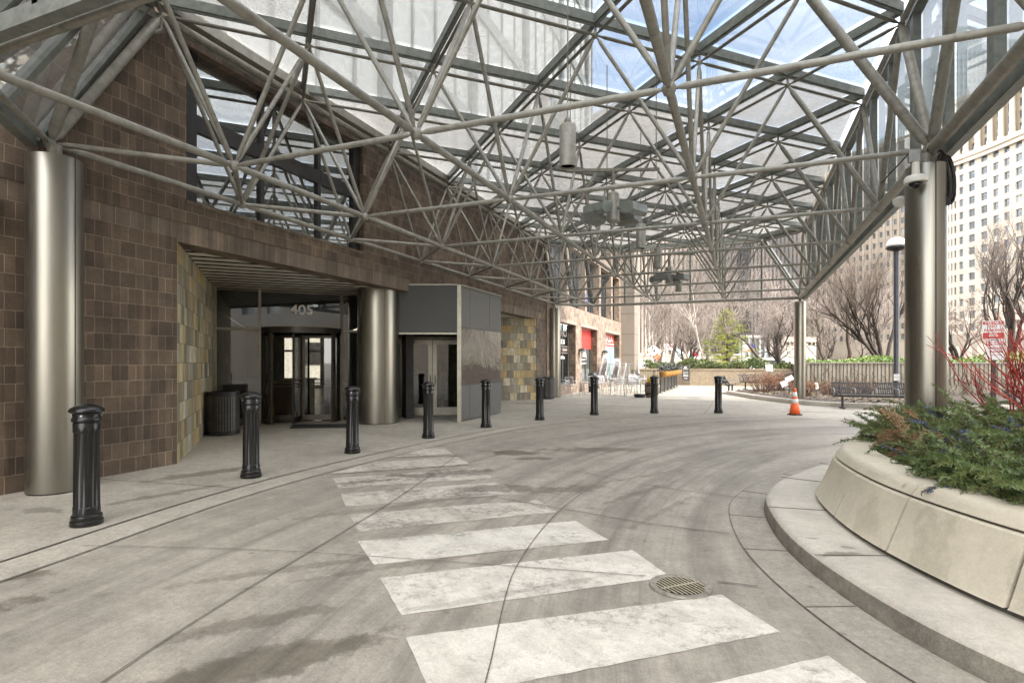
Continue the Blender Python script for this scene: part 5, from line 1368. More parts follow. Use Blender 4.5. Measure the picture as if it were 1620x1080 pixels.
sc_mesh = MB(); sc_mesh.bar(RC_+upv*.55, RB+Vector((.02,-.2,.55)), .015, .8); sc_mesh.build('screen_panel', M['black_metal'], r2)
rnd = random.Random(21)
for k in range(6):
    y = 29.0+k*1.25; x = -3.58
    bk = thing('flower_basket', ['nearest', 'second nearest', 'third', 'fourth', 'fifth', 'farthest'][k]+' orange coir flower basket with withered plants on the terrace railing', 'basket', (x, y, .86), 0, 'coir baskets along the cafe railing')
    MB().lathe([(.001,.78),(.14,.80),(.24,.92),(.27,1.06),(.25,1.06),(.001,1.04)], 14, (x,y,0)).build('basket', plain('coir', (.48,.25,.07), .9, 0, .3, 30, .3), bk, 50)
    lc = MB(); leafcloud(lc, 160, lambda r: Vector((x+r.gauss(0,.16), y+r.gauss(0,.2), 1.10+abs(r.gauss(0,.17)))), (.03,.08), rnd, .6)
    lc.build('plant', leaf_mat('dark withered plant', [(.012,.014,.013), (.03,.035,.03), (.30,.30,.29)], .6, 6), bk, uv=False)
# barrel planter with yellow pot
bp = thing('barrel_planter', 'weathered wooden barrel planter behind the eighth bollard', 'planter', tuple(gat(1031, 24.4, .006)))
MB().lathe([(.24,0),(.29,.2),(.30,.4),(.28,.62),(.26,.66),(.24,.64),(.001,.60)], 20).build('barrel', plain('weathered wood', (.16,.13,.10), .85, 0, .4, 9, .3), bp, 50, world=False)
for z in (.14,.50): MB().lathe([(.29,z),(.302,z+.03),(.29,z+.06)], 20).build('hoop', M['black_metal'], bp, 50, world=False)
yp = thing('flower_pot', 'yellow flower pot standing on the wooden barrel behind the bollard', 'pot', tuple(gat(1032, 24.4, .61)))
MB().lathe([(.18,0),(.24,.24),(.22,.24),(.001,.20)], 20).build('pot', M['yellow'], yp, 50, world=False)
lc = MB(); leafcloud(lc, 90, lambda r: Vector((r.gauss(.10,.12), r.gauss(0,.12), .22+abs(r.gauss(0,.08)))), (.02,.05), rnd, .6); lc.build('plant', leaf_mat('pot plant', [(.06,.06,.02), (.20,.20,.05), (.42,.36,.06)], .6, 6), yp, uv=False, world=False)
hsq = thing('coiled_hose', 'dark coiled hose lying at the foot of the barrel planter', 'hose', tuple(gat(1012, 24.2, .02)))
hc = MB()
for k in range(4): hc.path([(math.cos(t)*(.20+.02*k), math.sin(t)*(.2+.02*k), .02+.035*k) for t in [6.283*i/16 for i in range(17)]], .017, 6)
hc.build('coil', M['black_metal'], hsq, True, world=False)
# A-frame sign
af = thing('sandwich_board', 'grey framed chalkboard sandwich sign in front of the planter wall', 'sign', tuple(gat(1084.5, 37.6, .006)))
Mz = Matrix.Translation(gat(1084.5, 37.6, 0.006)) @ Matrix.Rotation(YAW, 4, 'Z')
q = MB(); q.box(-.26,.26,-.02,.02,.28,1.32); q.xform(Mz); q.build('board', plain('dark board', (.05,.045,.045), .6), af)
q = MB()
for (a0,b0_,c0_,d0_) in ((-.29,-.255,.26,1.35),(.255,.29,.26,1.35),(-.255,.255,1.315,1.35),(-.255,.255,.26,.295)): q.box(a0,b0_,-.03,.03,c0_,d0_)
q.box(-.27,-.22,-.03,.03,0,.26); q.box(.22,.27,-.03,.03,0,.26); q.xform(Mz); q.build('frame', M['alu_frame'], af)
q = MB()
for (x0,x1,z0_,z1_) in ((-.09,.09,1.15,1.24),(-.17,.17,1.06,1.10),(-.16,.16,.90,.92),(-.18,.18,.83,.85),(-.17,.17,.77,.79),(-.15,.17,.60,.68),(-.10,.12,.44,.48)): q.box(x0,x1,-.024,-.021,z0_,z1_)
q.xform(Mz); q.build('chalk_writing', plain('chalk', (.6,.6,.58), .8), af)

# ------------------------------------------------------------------ small signs in the bed
def stake_sign(px, d, zc, w_, h_, tilt, label, col='white', yaw=0.0, red=False):
    t = thing('bed_sign', label, 'sign', tuple(gat(px, d, .12)))
    Mz = Matrix.Translation(gat(px, d, 0)) @ Matrix.Rotation(YAW+yaw, 4, 'Z')
    b = MB().obox((0,0,0), (w_/2,0,0), (0,.006,0), (0,0,h_/2)); b.xform(Mz @ Matrix.Translation((0,0,zc)) @ Matrix.Rotation(tilt, 4, 'Y') @ Matrix.Rotation(R(-14), 4, 'X')); b.build('panel', M[col], t)
    b = MB().tube((0,.03,.12), (0,.03,zc), .014, 6); b.xform(Mz); b.build('stake', M['black_metal'], t)
    if red:
        b = MB().box(-w_*.4, w_*.4, -.012, -.008, h_*.25, h_*.38)
        for k in range(3): b.box(-w_*.35, w_*.3, -.012, -.008, -h_*.1-k*h_*.13, -h_*.06-k*h_*.13)
        b.xform(Mz @ Matrix.Translation((0,0,zc)) @ Matrix.Rotation(tilt, 4, 'Y') @ Matrix.Rotation(R(-14), 4, 'X')); b.build('printed_lines', plain('print', (.40,.15,.14), .6), t)
    return t
stake_sign(1217, 30.0, 1.24, .37, .36, 0, 'white printed notice with red heading standing above the brown shrubs', red=True)
stake_sign(1241, 24.0, .62, .30, .24, R(-18), 'lower tilted white plant sign nearest the orange cone')
stake_sign(1249, 25.0, .80, .34, .22, R(-28), 'upper tilted white plant sign beside the slim column')
stake_sign(1292, 23.2, .55, .13, .26, 0, 'small pale upright plant marker right of the slim column', 'offwhite')

# ------------------------------------------------------------------ shrubs, trees
BARK = plain('grey brown bark', (.12,.095,.075), .9, 0, .45, 7, .3, stretch=(1,1,.2)); BARKD = plain('dark bark', (.06,.047,.038), .9, 0, .4, 7, .3)
BIRCH = plain('birch bark', (.42,.38,.33), .8, 0, .5, 5, .2, stretch=(.5,.5,2.2)); TWIG = plain('twig bark', (.29,.245,.215), .9, 0, .3, 3); TWIGD = plain('dark twig', (.17,.135,.115), .9, 0, .3, 3)
def branchy(rnd, base, d0, length, r0, depth, spread, upb, nb, tr, tw, wig=.14, taper=.62, twig_r=.006, tdepth=2):
    "recursive bare branching; thick orders go into tr, fine orders into tw"
    segs = 4 if depth > 1 else 3; p = Vector(base); d = Vector(d0).normalized(); pts = [p.copy()]; rs = [r0]
    for k in range(segs):
        d = (d + Vector((rnd.gauss(0,wig), rnd.gauss(0,wig), rnd.gauss(0,wig)+upb*.12))).normalized(); p = p + d*length/segs; pts.append(p.copy()); rs.append(max(twig_r*.6, r0*(1-(1-taper)*(k+1)/segs)))
    (tr if depth > tdepth else tw).path(pts, 0, 6 if depth > tdepth+1 else (4 if depth > 1 else 3), rs)
    if depth == 0: return
    n_ = nb + (1 if rnd.random() < .4 else 0)
    for k in range(n_):
        t = 1.0 if k == 0 else rnd.uniform(.30, .98); i = min(segs-1, int(t*segs)); f = t*segs-i
        q = pts[i].lerp(pts[i+1], min(1, f)); ax = (pts[i+1]-pts[i]).normalized(); o = ax.orthogonal().normalized(); o = Matrix.Rotation(rnd.uniform(0, 6.283), 3, ax) @ o
        sp_ = spread*(rnd.uniform(.25,.6) if k == 0 else rnd.uniform(.7,1.25)); nd2 = (ax*math.cos(sp_)+o*math.sin(sp_)+Vector((0,0,upb*.35))).normalized()
        branchy(rnd, q, nd2, length*rnd.uniform(.58,.80), max(twig_r, rs[i]*rnd.uniform(.5,.68)), depth-1, spread, upb, nb, tr, tw, wig, taper, twig_r, tdepth)
def tree(name, label, px, d, z, stems, depth, seed, bark, twig, spread=.6, upb=.3, nb=3, group='bare trees in the plaza', twig_r=.006, wig=.14, leaves=None):
    "stems: list of (direction, length, radius)"
    rnd = random.Random(seed); base = gat(px, d, z); t = thing(name, label, 'tree', tuple(base), 0, group); tr, tw = MB(), MB()
    for (dr_, ln, rd_) in stems:
        b = base + Vector((rnd.uniform(-.08,.08), rnd.uniform(-.08,.08), -.05)); v = Vector((CY*dr_[0]-SY*dr_[1], SY*dr_[0]+CY*dr_[1], dr_[2]))
        branchy(rnd, b, v, ln, rd_, depth, spread, upb, nb, tr, tw, wig, .72, twig_r)
    tr.build('trunk', bark, t, True, uv=False); tw.build('crown', twig, t, uv=False)
    if leaves:
        lm, n_, col = leaves; lc = MB(); cand = tw.v
        leafcloud(lc, n_, lambda r: Vector(cand[r.randrange(len(cand))])+Vector((r.gauss(0,.05), r.gauss(0,.05), r.gauss(0,.05))), lm, rnd, .2); lc.build('leaves', col, t, uv=False)
    return t
# right side, in the ivy bed
tree('bare_tree', 'large dark bare tree rising above the FIRE LANE sign at the right edge', 1598, 33, 1.4, [((.0,0,1), 3.6, .20), ((-.42,.1,1), 3.2, .12), ((.45,.1,1), 3.2, .12), ((-.2,-.2,1), 3.4, .12)], 5, 41, BARKD, TWIGD, .42, .55, 3, twig_r=.006)
tree('bare_tree', 'vase shaped dark bare tree left of the lamp post above the ivy', 1398, 32, 1.4, [((-.25,0,1), 2.4, .13), ((-.75,.1,1), 2.6, .11), ((-1.1,-.1,1), 2.4, .09), ((.2,.2,1), 2.6, .11), ((-.5,-.2,1), 2.7, .10)], 5, 12, BARKD, TWIGD, .36, .5, 3, twig_r=.005)
tree('bare_tree', 'thin pole like bare tree between the slim column and the lamp post', 1341, 36, 1.4, [((.02,0,1), 3.2, .13), ((.1,.1,1), 2.6, .06)], 5, 5, BARK, TWIG, .5, .5, 3, twig_r=.007)
tree('bare_tree', 'small crooked multi stem tree directly right of the slim column', 1304, 34, 1.4, [((-.35,0,1), 1.5, .06), ((.25,0,1), 1.5, .06), ((.6,.1,1), 1.4, .05)], 4, 17, BARKD, TWIGD, .55, .3, 2, wig=.26, twig_r=.007)
tree('bare_tree', 'small crooked dark tree left of the vase shaped tree', 1362, 35, 1.4, [((-.3,0,1), 1.1, .05), ((.4,0,1), 1.2, .05)], 4, 27, BARKD, TWIGD, .6, .3, 2, wig=.26, twig_r=.007)
tree('bare_tree', 'bare tree keeping some rusty leaves right behind the planter column', 1515, 37, 1.4, [((-.1,0,1), 2.0, .12), ((.4,.1,1), 1.9, .09), ((-.45,.1,1), 1.9, .09)], 5, 33, BARKD, TWIG, .6, .3, 3, twig_r=.007, leaves=((.03,.07), 1300, leaf_mat('rusty leaves', [(.16,.09,.04), (.28,.17,.08)], .7, 3)))
tree('bare_tree', 'slender bare tree at the far right edge behind the red twigs', 1640, 36, 1.4, [((-.15,0,1), 3.4, .14), ((.3,0,1), 3, .1)], 5, 61, BARKD, TWIGD, .5, .4, 3, twig_r=.007)
# left bed around the conifer
tree('bare_tree', 'spreading crabapple with twin leaning trunks left of the slim column', 1232, 42, 1.0, [((-.05,0,1), 1.9, .17), ((.40,.1,1), 1.9, .13), ((.1,.2,1), 2.0, .12)], 6, 71, BARKD, TWIG, .72, .12, 3, twig_r=.007)
tree('bare_tree', 'leaning tree curving left, between the conifer and the crabapple', 1219, 41, 1.0, [((-.55,0,1), 2.6, .13)], 6, 73, BARK, TWIG, .7, .15, 3, twig_r=.007)
tree('birch_tree', 'white birch trunk leaning sharply left beside the conifer', 1119, 42, 1.0, [((-.52,0,1), 3.6, .075)], 6, 77, BIRCH, TWIG, .5, .35, 3, twig_r=.006)
tree('birch_tree', 'upright white birch just behind the leaning birch', 1121, 46, 1.0, [((.05,0,1), 4.2, .07)], 6, 79, BIRCH, TWIG, .45, .4, 3, twig_r=.006)
tree('birch_tree', 'cluster of thin white birch stems beside the tan stone pier', 1016, 50, 0.5, [((-.05,0,1), 3.2, .07), ((.25,0,1), 3.2, .07), ((.5,.1,1), 3, .06), ((-.2,.1,1), 3.2, .06)], 5, 83, BIRCH, TWIG, .4, .5, 3, twig_r=.008)
tree('bare_tree', 'tall straight bare tree above the flower baskets', 1063, 56, 0.5, [((0,0,1), 5.2, .22)], 6, 87, BARK, TWIG, .55, .35, 3, twig_r=.008)
tree('bare_tree', 'multi stem bare tree between the baskets and the leaning birch', 1088, 50, 0.5, [((-.35,0,1), 2.4, .10), ((.1,.1,1), 2.6, .11), ((.35,0,1), 2.4, .10), ((-.05,-.2,1), 2.4, .1)], 5, 89, BARKD, TWIG, .48, .35, 3, twig_r=.008)
bk_lab = ['tall bare street tree in the back row behind the conifer', 'tall bare street tree in the back row left of the conifer', 'tall bare street tree in the back row behind the crabapple', 'tall bare street tree in the back row beside the tan pier', 'tall bare street tree in the back row behind the leaning birch', 'tall bare street tree in the back row right of the slim column', 'tall bare street tree in the back row behind the lamp post']
bt = tree('bare_tree', bk_lab[0], 1150, 66, 0, [((0,0,1), 5.4, .26), ((.3,.1,1), 4.4, .14), ((-.3,.1,1), 4.4, .14)], 5, 93, BARK, TWIG, .55, .3, 3, 'bare street trees in the back row', twig_r=.012)
for k, (px, d, rz_, s_) in enumerate(((1095, 72, 1.1, 1.05), (1225, 70, 2.2, 1.0), (1040, 78, 3.0, 1.1), (1120, 84, 4.1, 1.2), (1300, 74, 5.0, .95), (1385, 80, .6, 1.0))):
    dup_loc = gat(px, d, 0); o = dup(bt, dup_loc, rz_, bk_lab[k+1], s_)
# conifer
cf = thing('conifer_tree', 'yellow green young pine standing in the juniper hedge', 'tree', tuple(gat(1150, 43, 1.0)))
cp_ = gat(1150, 43, 1.0); rnd = random.Random(4); trk, fol = MB(), MB(); H_ = 4.55
trk.path([cp_, cp_+Vector((.03,0,H_*.5)), cp_+Vector((0,0,H_))], 0, 8, [.10,.06,.012])
for k in range(62):
    f = (k+.5)/62; z = .35+f*(H_-.45); L_ = (1-f)**.75*2.35*rnd.uniform(.65,1.1)+.2; a = k*2.4+rnd.uniform(-.3,.3); d = Vector((math.cos(a), math.sin(a), .10+.35*f)); b = cp_+Vector((0,0,z))
    tip = b+d*L_+Vector((0,0,-.10*L_)); trk.path([b, b+d*L_*.5+Vector((0,0,.03)), tip], 0, 4, [.022*(1-f)+.006,.010,.004])
    for j in range(int(12+34*L_)):
        t = rnd.uniform(.25,1.02); c = b.lerp(tip, t)+Vector((rnd.gauss(0,.10*L_**.5), rnd.gauss(0,.10*L_**.5), rnd.gauss(0,.05)))
        for i in range(5):
            nd3 = (d*.5+Vector((rnd.gauss(0,.6), rnd.gauss(0,.6), rnd.uniform(.1,.9)))).normalized()*rnd.uniform(.06,.13); sd3 = nd3.orthogonal().normalized()*.014
            fol.add([c-sd3, c+sd3, c+nd3+sd3*.3, c+nd3-sd3*.3], [(0,1,2,3)])
trk.build('trunk', BARKD, cf, True, uv=False); fol.build('crown', leaf_mat('pine needles', [(.14,.17,.02), (.30,.33,.05), (.46,.46,.09)], .6, 1.2), cf, uv=False)
# brown shrubs
def shrub(label, px, d, hgt, wid, seed, lcol):
    rnd = random.Random(seed); b = gat(px, d, .12); s_ = thing('brown_shrub', label, 'shrub', tuple(b), 0, 'leafless brown shrubs in the mulch bed'); st, lv = MB(), MB()
    for k in range(90):
        a = rnd.uniform(0, 6.283); r = wid*math.sqrt(rnd.random()); p0 = b+Vector((math.cos(a)*r*.35, math.sin(a)*r*.35, 0)); p2 = b+Vector((math.cos(a)*r, math.sin(a)*r, hgt*rnd.uniform(.5,1.0)*(1-.25*r/wid))); p1 = p0.lerp(p2, .5)+Vector((rnd.gauss(0,.05), rnd.gauss(0,.05), .08)); st.path([p0,p1,p2], 0, 3, [.008,.006,.003])
        for j in range(4):
            q = p1.lerp(p2, rnd.random()); e = q+Vector((rnd.gauss(0,.12), rnd.gauss(0,.12), rnd.uniform(.02,.2))); st.tube(q, e, .004, 3, .002)
            for m in range(2):
                c = q.lerp(e, rnd.random()); s2 = rnd.uniform(.015,.04); u2 = Vector((rnd.gauss(0,1), rnd.gauss(0,1), rnd.gauss(0,1))).normalized(); w3 = u2.orthogonal().normalized(); lv.add([c-u2*s2, c+w3*s2*.6, c+u2*s2, c-w3*s2*.6], [(0,1,2,3)])
    st.build('stems', plain('brown stems', (.16,.085,.06), .9, 0, .3, 4), s_, uv=False); lv.build('dry_leaves', leaf_mat('dry shrub leaves', lcol, .8, 4), s_, uv=False)
LB = [(.12,.055,.035), (.24,.12,.06), (.34,.20,.10)]
shrub('broad brown bare shrub in front of the half hidden bench', 1205, 27.0, 1.05, .95, 1, LB); shrub('brown bare shrub left of the slim column, behind the white notice', 1228, 28.0, 1.05, .85, 2, LB)
shrub('low brown shrub around the foot of the slim column', 1272, 23.4, .75, .7, 3, LB); shrub('low dark brown shrub behind the left end of the right bench', 1312, 24.5, .7, .8, 6, [(.07,.05,.03), (.16,.09,.05), (.20,.22,.07)])
shrub('low brown shrub behind the middle of the right bench', 1365, 25.0, .6, .8, 7, [(.07,.05,.03), (.18,.10,.06), (.28,.20,.10)])
shrub('wispy reddish shrub above the fluted wall', 1338, 33.0, 2.3, .9, 9, LB)

# ------------------------------------------------------------------ evergreen boughs and red twigs in the stone planter
rnd = random.Random(15)
def bough(mb, sp, base, d, L_, droop, n_, nl, width, side_n=7):
    "one cut conifer spray: spine with side shoots, needles along all of them"
    base = Vector(base); d = Vector(d).normalized(); pts = []; p = base.copy(); v = d.copy()
    for k in range(7): pts.append(p.copy()); p = p + v*L_/6; v = (v+Vector((rnd.gauss(0,.05), rnd.gauss(0,.05), -droop/6))).normalized()
    sp.path(pts, 0, 4, [.007-.0008*k for k in range(7)])
    shoots = [pts]
    side = d.cross(Vector((0,0,1)));  side = side.normalized() if side.length > .1 else Vector((1,0,0))
    for k in range(side_n):
        f = .15+.75*k/side_n; i = int(f*6); b = pts[i].lerp(pts[min(6,i+1)], f*6-i); ax = (pts[min(6,i+1)]-pts[i]).normalized()
        for s_ in (-1, 1):
            if rnd.random() < .12: continue
            dd_ = (ax*.75+side*s_*.8+Vector((0,0,rnd.uniform(-.1,.2)))).normalized(); l2 = width*(1.05-f)*rnd.uniform(.7,1.2)
            q = [b, b+dd_*l2*.5, b+dd_*l2+Vector((0,0,-.06*l2))]; sp.path(q, 0, 3, [.004,.003,.002]); shoots.append(q)
    for q in shoots:
        tot = sum((q[i+1]-q[i]).length for i in range(len(q)-1)); m = max(4, int(tot*n_))
        for j in range(m):
            f = (j+.5)/m*(len(q)-1); i = min(len(q)-2, int(f)); c = q[i].lerp(q[i+1], f-i); ax = (q[i+1]-q[i]).normalized(); o = ax.orthogonal().normalized()
            for a0 in (0, 1, 2):
                o2 = Matrix.Rotation(rnd.uniform(0, 6.283), 3, ax) @ o; e = (ax*.55+o2).normalized()*nl*rnd.uniform(.75,1.2); w2 = ax.cross(o2).normalized()*.0034
                mb.add([c-w2, c+w2, c+e+w2*.5, c+e-w2*.5], [(0,1,2,3)])
gb, bbm, blb, stm = MB(), MB(), MB(), MB()
cx_, cy_ = 3.1, 6.2
def place_bough(x, y, kind, z=None, out=None, L_=None):
    a = math.atan2(y-cy_, x-cx_)+rnd.gauss(0,.8) if out is None else out
    rim = 1.0
    rimd = min(math.hypot(x-q_[0], y-q_[1]) for q_ in PLIN[::3]); z = (.58+rnd.uniform(0,.10)+min(.25, rimd*.5)*rnd.random()) if z is None else z
    el = rnd.uniform(.05,1.15)
    d = Vector((math.cos(a)*math.cos(el), math.sin(a)*math.cos(el), math.sin(el)))
    bough({'g':gb,'b':bbm,'u':blb}[kind], stm, (x,y,z), d, L_ or rnd.uniform(.26,.55), rnd.uniform(.3,2.0), 70, .031 if kind != 'u' else .02, rnd.uniform(.08,.15))
cnt = 0
while cnt < 560:
    # keep to the side the street sees
    x = rnd.uniform(.9, 3.6); y = rnd.uniform(3.1, 8.9)
    if not inside(x, y, PLIN) or x > 1.7+.28*y or x < 1.36: continue
    if math.hypot(x-D_[0], y-D_[1]) < .36: continue
    place_bough(x, y, 'u' if rnd.random() < .07 else 'g'); cnt += 1
edge_in = inn(.52); cnt = 0
while cnt < 150:
    x, y = edge_in[rnd.randrange(len(edge_in))]
    if x > 2.0 or y > 5.2 or y < 2.9: continue
    place_bough(x+rnd.gauss(.06,.05), y+rnd.gauss(0,.05), 'g', .66+rnd.random()*.12, None, rnd.uniform(.16,.30)); cnt += 1
for (x, y, n_, a) in ((1.15,6.1,9,3.0),(1.35,5.6,4,3.4),(1.3,6.5,6,2.7)):
    for k in range(n_): place_bough(x+.26+rnd.gauss(0,.08), y+rnd.gauss(0,.12), 'b', .70+rnd.random()*.15, a+rnd.gauss(0,.7), rnd.uniform(.22,.38))
for k in range(9): place_bough(1.35+rnd.gauss(0,.07), 6.9+rnd.gauss(0,.07), 'g', .75, rnd.uniform(0,6.28), .35)
for k in range(6): bough(gb, stm, (1.42+rnd.gauss(0,.07), 6.75+rnd.gauss(0,.07), .7), (rnd.gauss(0,.25), rnd.gauss(0,.25), 1), rnd.uniform(.35,.5), .1, 62, .022, .13)
eb = thing('evergreen_boughs', 'heap of cut dark green and browned conifer boughs filling the stone planter', 'boughs', (2.2, 6.0, .6))
tag(gb.build('green_needles', leaf_mat('fir needles', [(.030,.058,.020), (.075,.125,.036), (.14,.18,.055), (.24,.235,.085)], .5, 4.5), eb, uv=False), kind='stuff')
tag(bbm.build('brown_needles', leaf_mat('brown cedar', [(.13,.075,.035), (.27,.165,.08), (.36,.25,.13)], .6, 2), eb, uv=False), kind='stuff')
tag(blb.build('blue_needles', leaf_mat('blue juniper', [(.02,.035,.06), (.05,.08,.13), (.10,.14,.18)], .5, 2), eb, uv=False), kind='stuff')
tag(stm.build('twigs', plain('fir twig', (.14,.10,.05), .9), eb, uv=False), kind='stuff')
br = MB()
for k in range(26):
    p = Vector((2.15+rnd.gauss(0,.10), 5.0+rnd.gauss(0,.10), .86+rnd.gauss(0,.03)))
    br.lathe([(.001,-.011),(.009,-.006),(.011,0),(.009,.006),(.001,.011)], 7, p)
for k in range(40):
    p = Vector((2.55+rnd.gauss(0,.22), 5.6+rnd.gauss(0,.22), .90+rnd.gauss(0,.04)))
    br.lathe([(.001,-.009),(.008,-.005),(.009,0),(.008,.005),(.001,.009)], 6, p)
br.build('red_berries', plain('red berry', (.42,.02,.03), .35), eb, True, uv=False)
rt_ = thing('red_twig_bush', 'bundle of bare bright red dogwood stems fanning up from the stone planter', 'bush', (3.0, 7.6, .6))
rw_ = MB()
def rstem(b, e, r, sag=.12, fork=2):
    b, e = Vector(b), Vector(e); mid = b.lerp(e, .5)+Vector((rnd.gauss(0,.04), rnd.gauss(0,.04), sag)); m2 = b.lerp(e, .25)+Vector((0,0,sag*.7)); m3 = b.lerp(e, .78)+Vector((0,0,sag*.65))
    rw_.path([b,m2,mid,m3,e], 0, 5, [r,r*.9,r*.75,r*.55,r*.3])
    for k in range(fork):
        f = rnd.uniform(.35,.8); q = m2.lerp(m3, f); d = (e-b).normalized()+Vector((rnd.gauss(0,.3), rnd.gauss(0,.3), rnd.uniform(.0,.4))); l = (e-b).length*rnd.uniform(.2,.45); rw_.path([q, q+d*l*.5, q+d*l+Vector((0,0,.04))], 0, 4, [r*.6,r*.45,r*.25])
for k in range(46):
    b = Vector((3.05+rnd.gauss(0,.22), 7.5+rnd.gauss(0,.25), .62)); a = rnd.gauss(0,1)
    e = b + Vector((rnd.gauss(-.22,.38), rnd.gauss(-.12,.32), rnd.uniform(.8,1.45))); rstem(b, e, rnd.uniform(.006,.0105), rnd.uniform(.0,.12))
for (px, py, d) in ((1465,545,6.2),(1528,555,6.3),(1505,600,6.1),(1545,535,6.5),(1600,535,6.4),(1560,590,6.2)):
    b = Vector((2.95+rnd.gauss(0,.12), 7.1+rnd.gauss(0,.2), .62)); rstem(b, at(px, py, d), .0085, .16, 2)
for k in range(2):
    b = Vector((2.9, 6.6, .72)); rstem(b, b+Vector((rnd.uniform(-.9,.4), rnd.uniform(-.9,-.1), rnd.uniform(.05,.35))), .007, .10, 1)
rw_.build('stems', M['redtwig'], rt_, True, uv=False)

# ------------------------------------------------------------------ city buildings beyond the plaza
LIME = plain('cream limestone', (.56,.50,.415), .85, 0, .10, .25); LIME2 = plain('weathered limestone', (.36,.315,.255), .85, 0, .14, .2); BRN = plain('brown grey stone', (.17,.145,.128), .8, 0, .16, .15)
DKG = plain('dark glass tower', (.045,.05,.065), .2, 0, .3, .1, spec=.8); TANST = plain('pinkish stone', (.26,.22,.19), .85, 0, .12, .2)
WIN = plain('window glass far', (.11,.135,.15), .12, 0, .45, .35, spec=.9); WINL = plain('pale window blind', (.42,.45,.46), .3, 0, .2, .5)
def facade(bld, mats, P, cols, rows, z0, fh, wfrac, hfrac, sillf=.28, depth=.35, pane=None, prefix='', skip=None, sash=True):
    """P(u) -> (x, y) along the front, u in 0..1.  Piers and spandrels are real, panes sit back by depth."""
    wl = MB(); items = []
    def quadwall(u0, u1, za, zb, dp=0.0, mb=wl, thick=.5):
        a, b = Vector(P(u0)+(0,)), Vector(P(u1)+(0,)); t = (b-a).normalized(); n_ = Vector((t.y, -t.x, 0))
        a, b = a - n_*dp, b - n_*dp; ai, bi = a - n_*thick, b - n_*thick
        mb.add([a+upv*za, b+upv*za, b+upv*zb, a+upv*zb, ai+upv*za, bi+upv*za, bi+upv*zb, ai+upv*zb], [(0,1,2,3),(5,4,7,6),(0,3,7,4),(1,5,6,2),(3,2,6,7),(0,4,5,1)])
    cw_ = 1.0/cols
    for c in range(cols):
        u0, u1 = c*cw_, (c+1)*cw_; m0 = u0+cw_*(1-wfrac)/2; m1 = u1-cw_*(1-wfrac)/2
        quadwall(u0, m0, z0, z0+rows*fh); quadwall(m1, u1, z0, z0+rows*fh)
        for r_i in range(rows):
            zb = z0+r_i*fh; za = zb+fh*sillf; zt = za+fh*hfrac
            quadwall(m0, m1, zb, za, .02); quadwall(m0, m1, zt, zb+fh, .02)
            pm = MB(); quadwall(m0, m1, za, zt, depth, pm, .05)
            if sash:
                a, b = Vector(P(m0)+(0,)), Vector(P(m1)+(0,)); t = (b-a).normalized(); n_ = Vector((t.y, -t.x, 0)); a -= n_*(depth-.06); b -= n_*(depth-.06); zm = (za+zt)/2
                pm.bar(a+upv*zm, b+upv*zm, .05, .10)
            items.append(((Vector(P((m0+m1)/2)+(zb,))-CAMP).length, pm, (c*7+r_i*13) % 11))
    wl.build('wall', mats[0], bld, uv=False)
    items.sort(key=lambda i: i[0]); rest = MB()
    for k, (dd_, pm, h_) in enumerate(items):
        if k < 100: pm.build('window', mats[1] if h_ else WINL, bld, uv=False)
        else: rest.add(pm.v, pm.f)
    if rest.v: tag(rest.build('window', mats[1], bld, uv=False), kind='stuff')
    return quadwall
def lat(px, d): p = gat(px, d); return (p.x, p.y)
def lp(l_, d): return (CY*l_-SY*d, SY*l_+CY*d)       # lateral, depth -> ground x, y
def cpath(pts):
    def P(u):
        f = u*(len(pts)-1); i = min(len(pts)-2, int(f)); a, b = pts[i], pts[i+1]; return (a[0]+(b[0]-a[0])*(f-i), a[1]+(b[1]-a[1])*(f-i))
    return P
# big curved cream office building on the right
cbp = [lp(l_, d) for l_, d in ((116.3,153.5),(116.9,151),(117.4,148),(118.6,140),(119.0,132),(119.4,122),(120,110))]
cv = [(p.x, p.y) for p in catmull(cbp, 6)]
cb_ = thing('curved_office_building', 'tall cream limestone building with concave curved front and top colonnade', 'building', (cbp[3][0], cbp[3][1], 0))
PB = cpath(cv)
qw = facade(cb_, (LIME, WIN), PB, 16, 14, 9.0, 3.25, .52, .58, .24, .4)
def ring(P, n, za, zb, out, nm, mat, thick=1.2):
    b = MB()
    for k in range(n):
        a, c = Vector(P(k/n)+(0,)), Vector(P((k+1)/n)+(0,)); t = (c-a).normalized(); n_ = Vector((t.y,-t.x,0))*out; m2 = Vector((t.y,-t.x,0))*thick
        b.add([a+n_+upv*za, c+n_+upv*za, c+n_+upv*zb, a+n_+upv*zb, a-m2+upv*za, c-m2+upv*za, c-m2+upv*zb, a-m2+upv*zb], [(0,1,2,3),(3,2,6,7),(0,4,5,1),(4,7,6,5)])
    return b.build(nm, mat, cb_, uv=False)
ring(PB, 40, 0, 9.0, .3, 'base_storey', LIME2); ring(PB, 40, 54.5, 55.6, .9, 'cornice', LIME); ring(PB, 40, 53.9, 54.5, .4, 'cornice_bed', LIME)
dn = MB()
for k in range(160):
    a = Vector(PB((k+.5)/160)+(0,)); c = Vector(PB(min(1,(k+.6)/160))+(0,)); t = (c-a).normalized() if (c-a).length > 1e-4 else Vector((0,1,0)); n_ = Vector((t.y,-t.x,0)); dn.obox(a+n_*.6+upv*53.6, t*.16, n_*.25, (0,0,.3))
dn.build('dentils', LIME, cb_, uv=False)
facade(cb_, (plain('recess stone', (.40,.34,.26), .85, 0, .1, .3), WIN), cpath([(x-.55*0, y) for x, y in offs(cv, 1.1 if offs(cv, 1.1)[20][0] > cv[20][0] else -1.1)]), 16, 4, 55.6, 2.95, .55, .66, .2, .3)
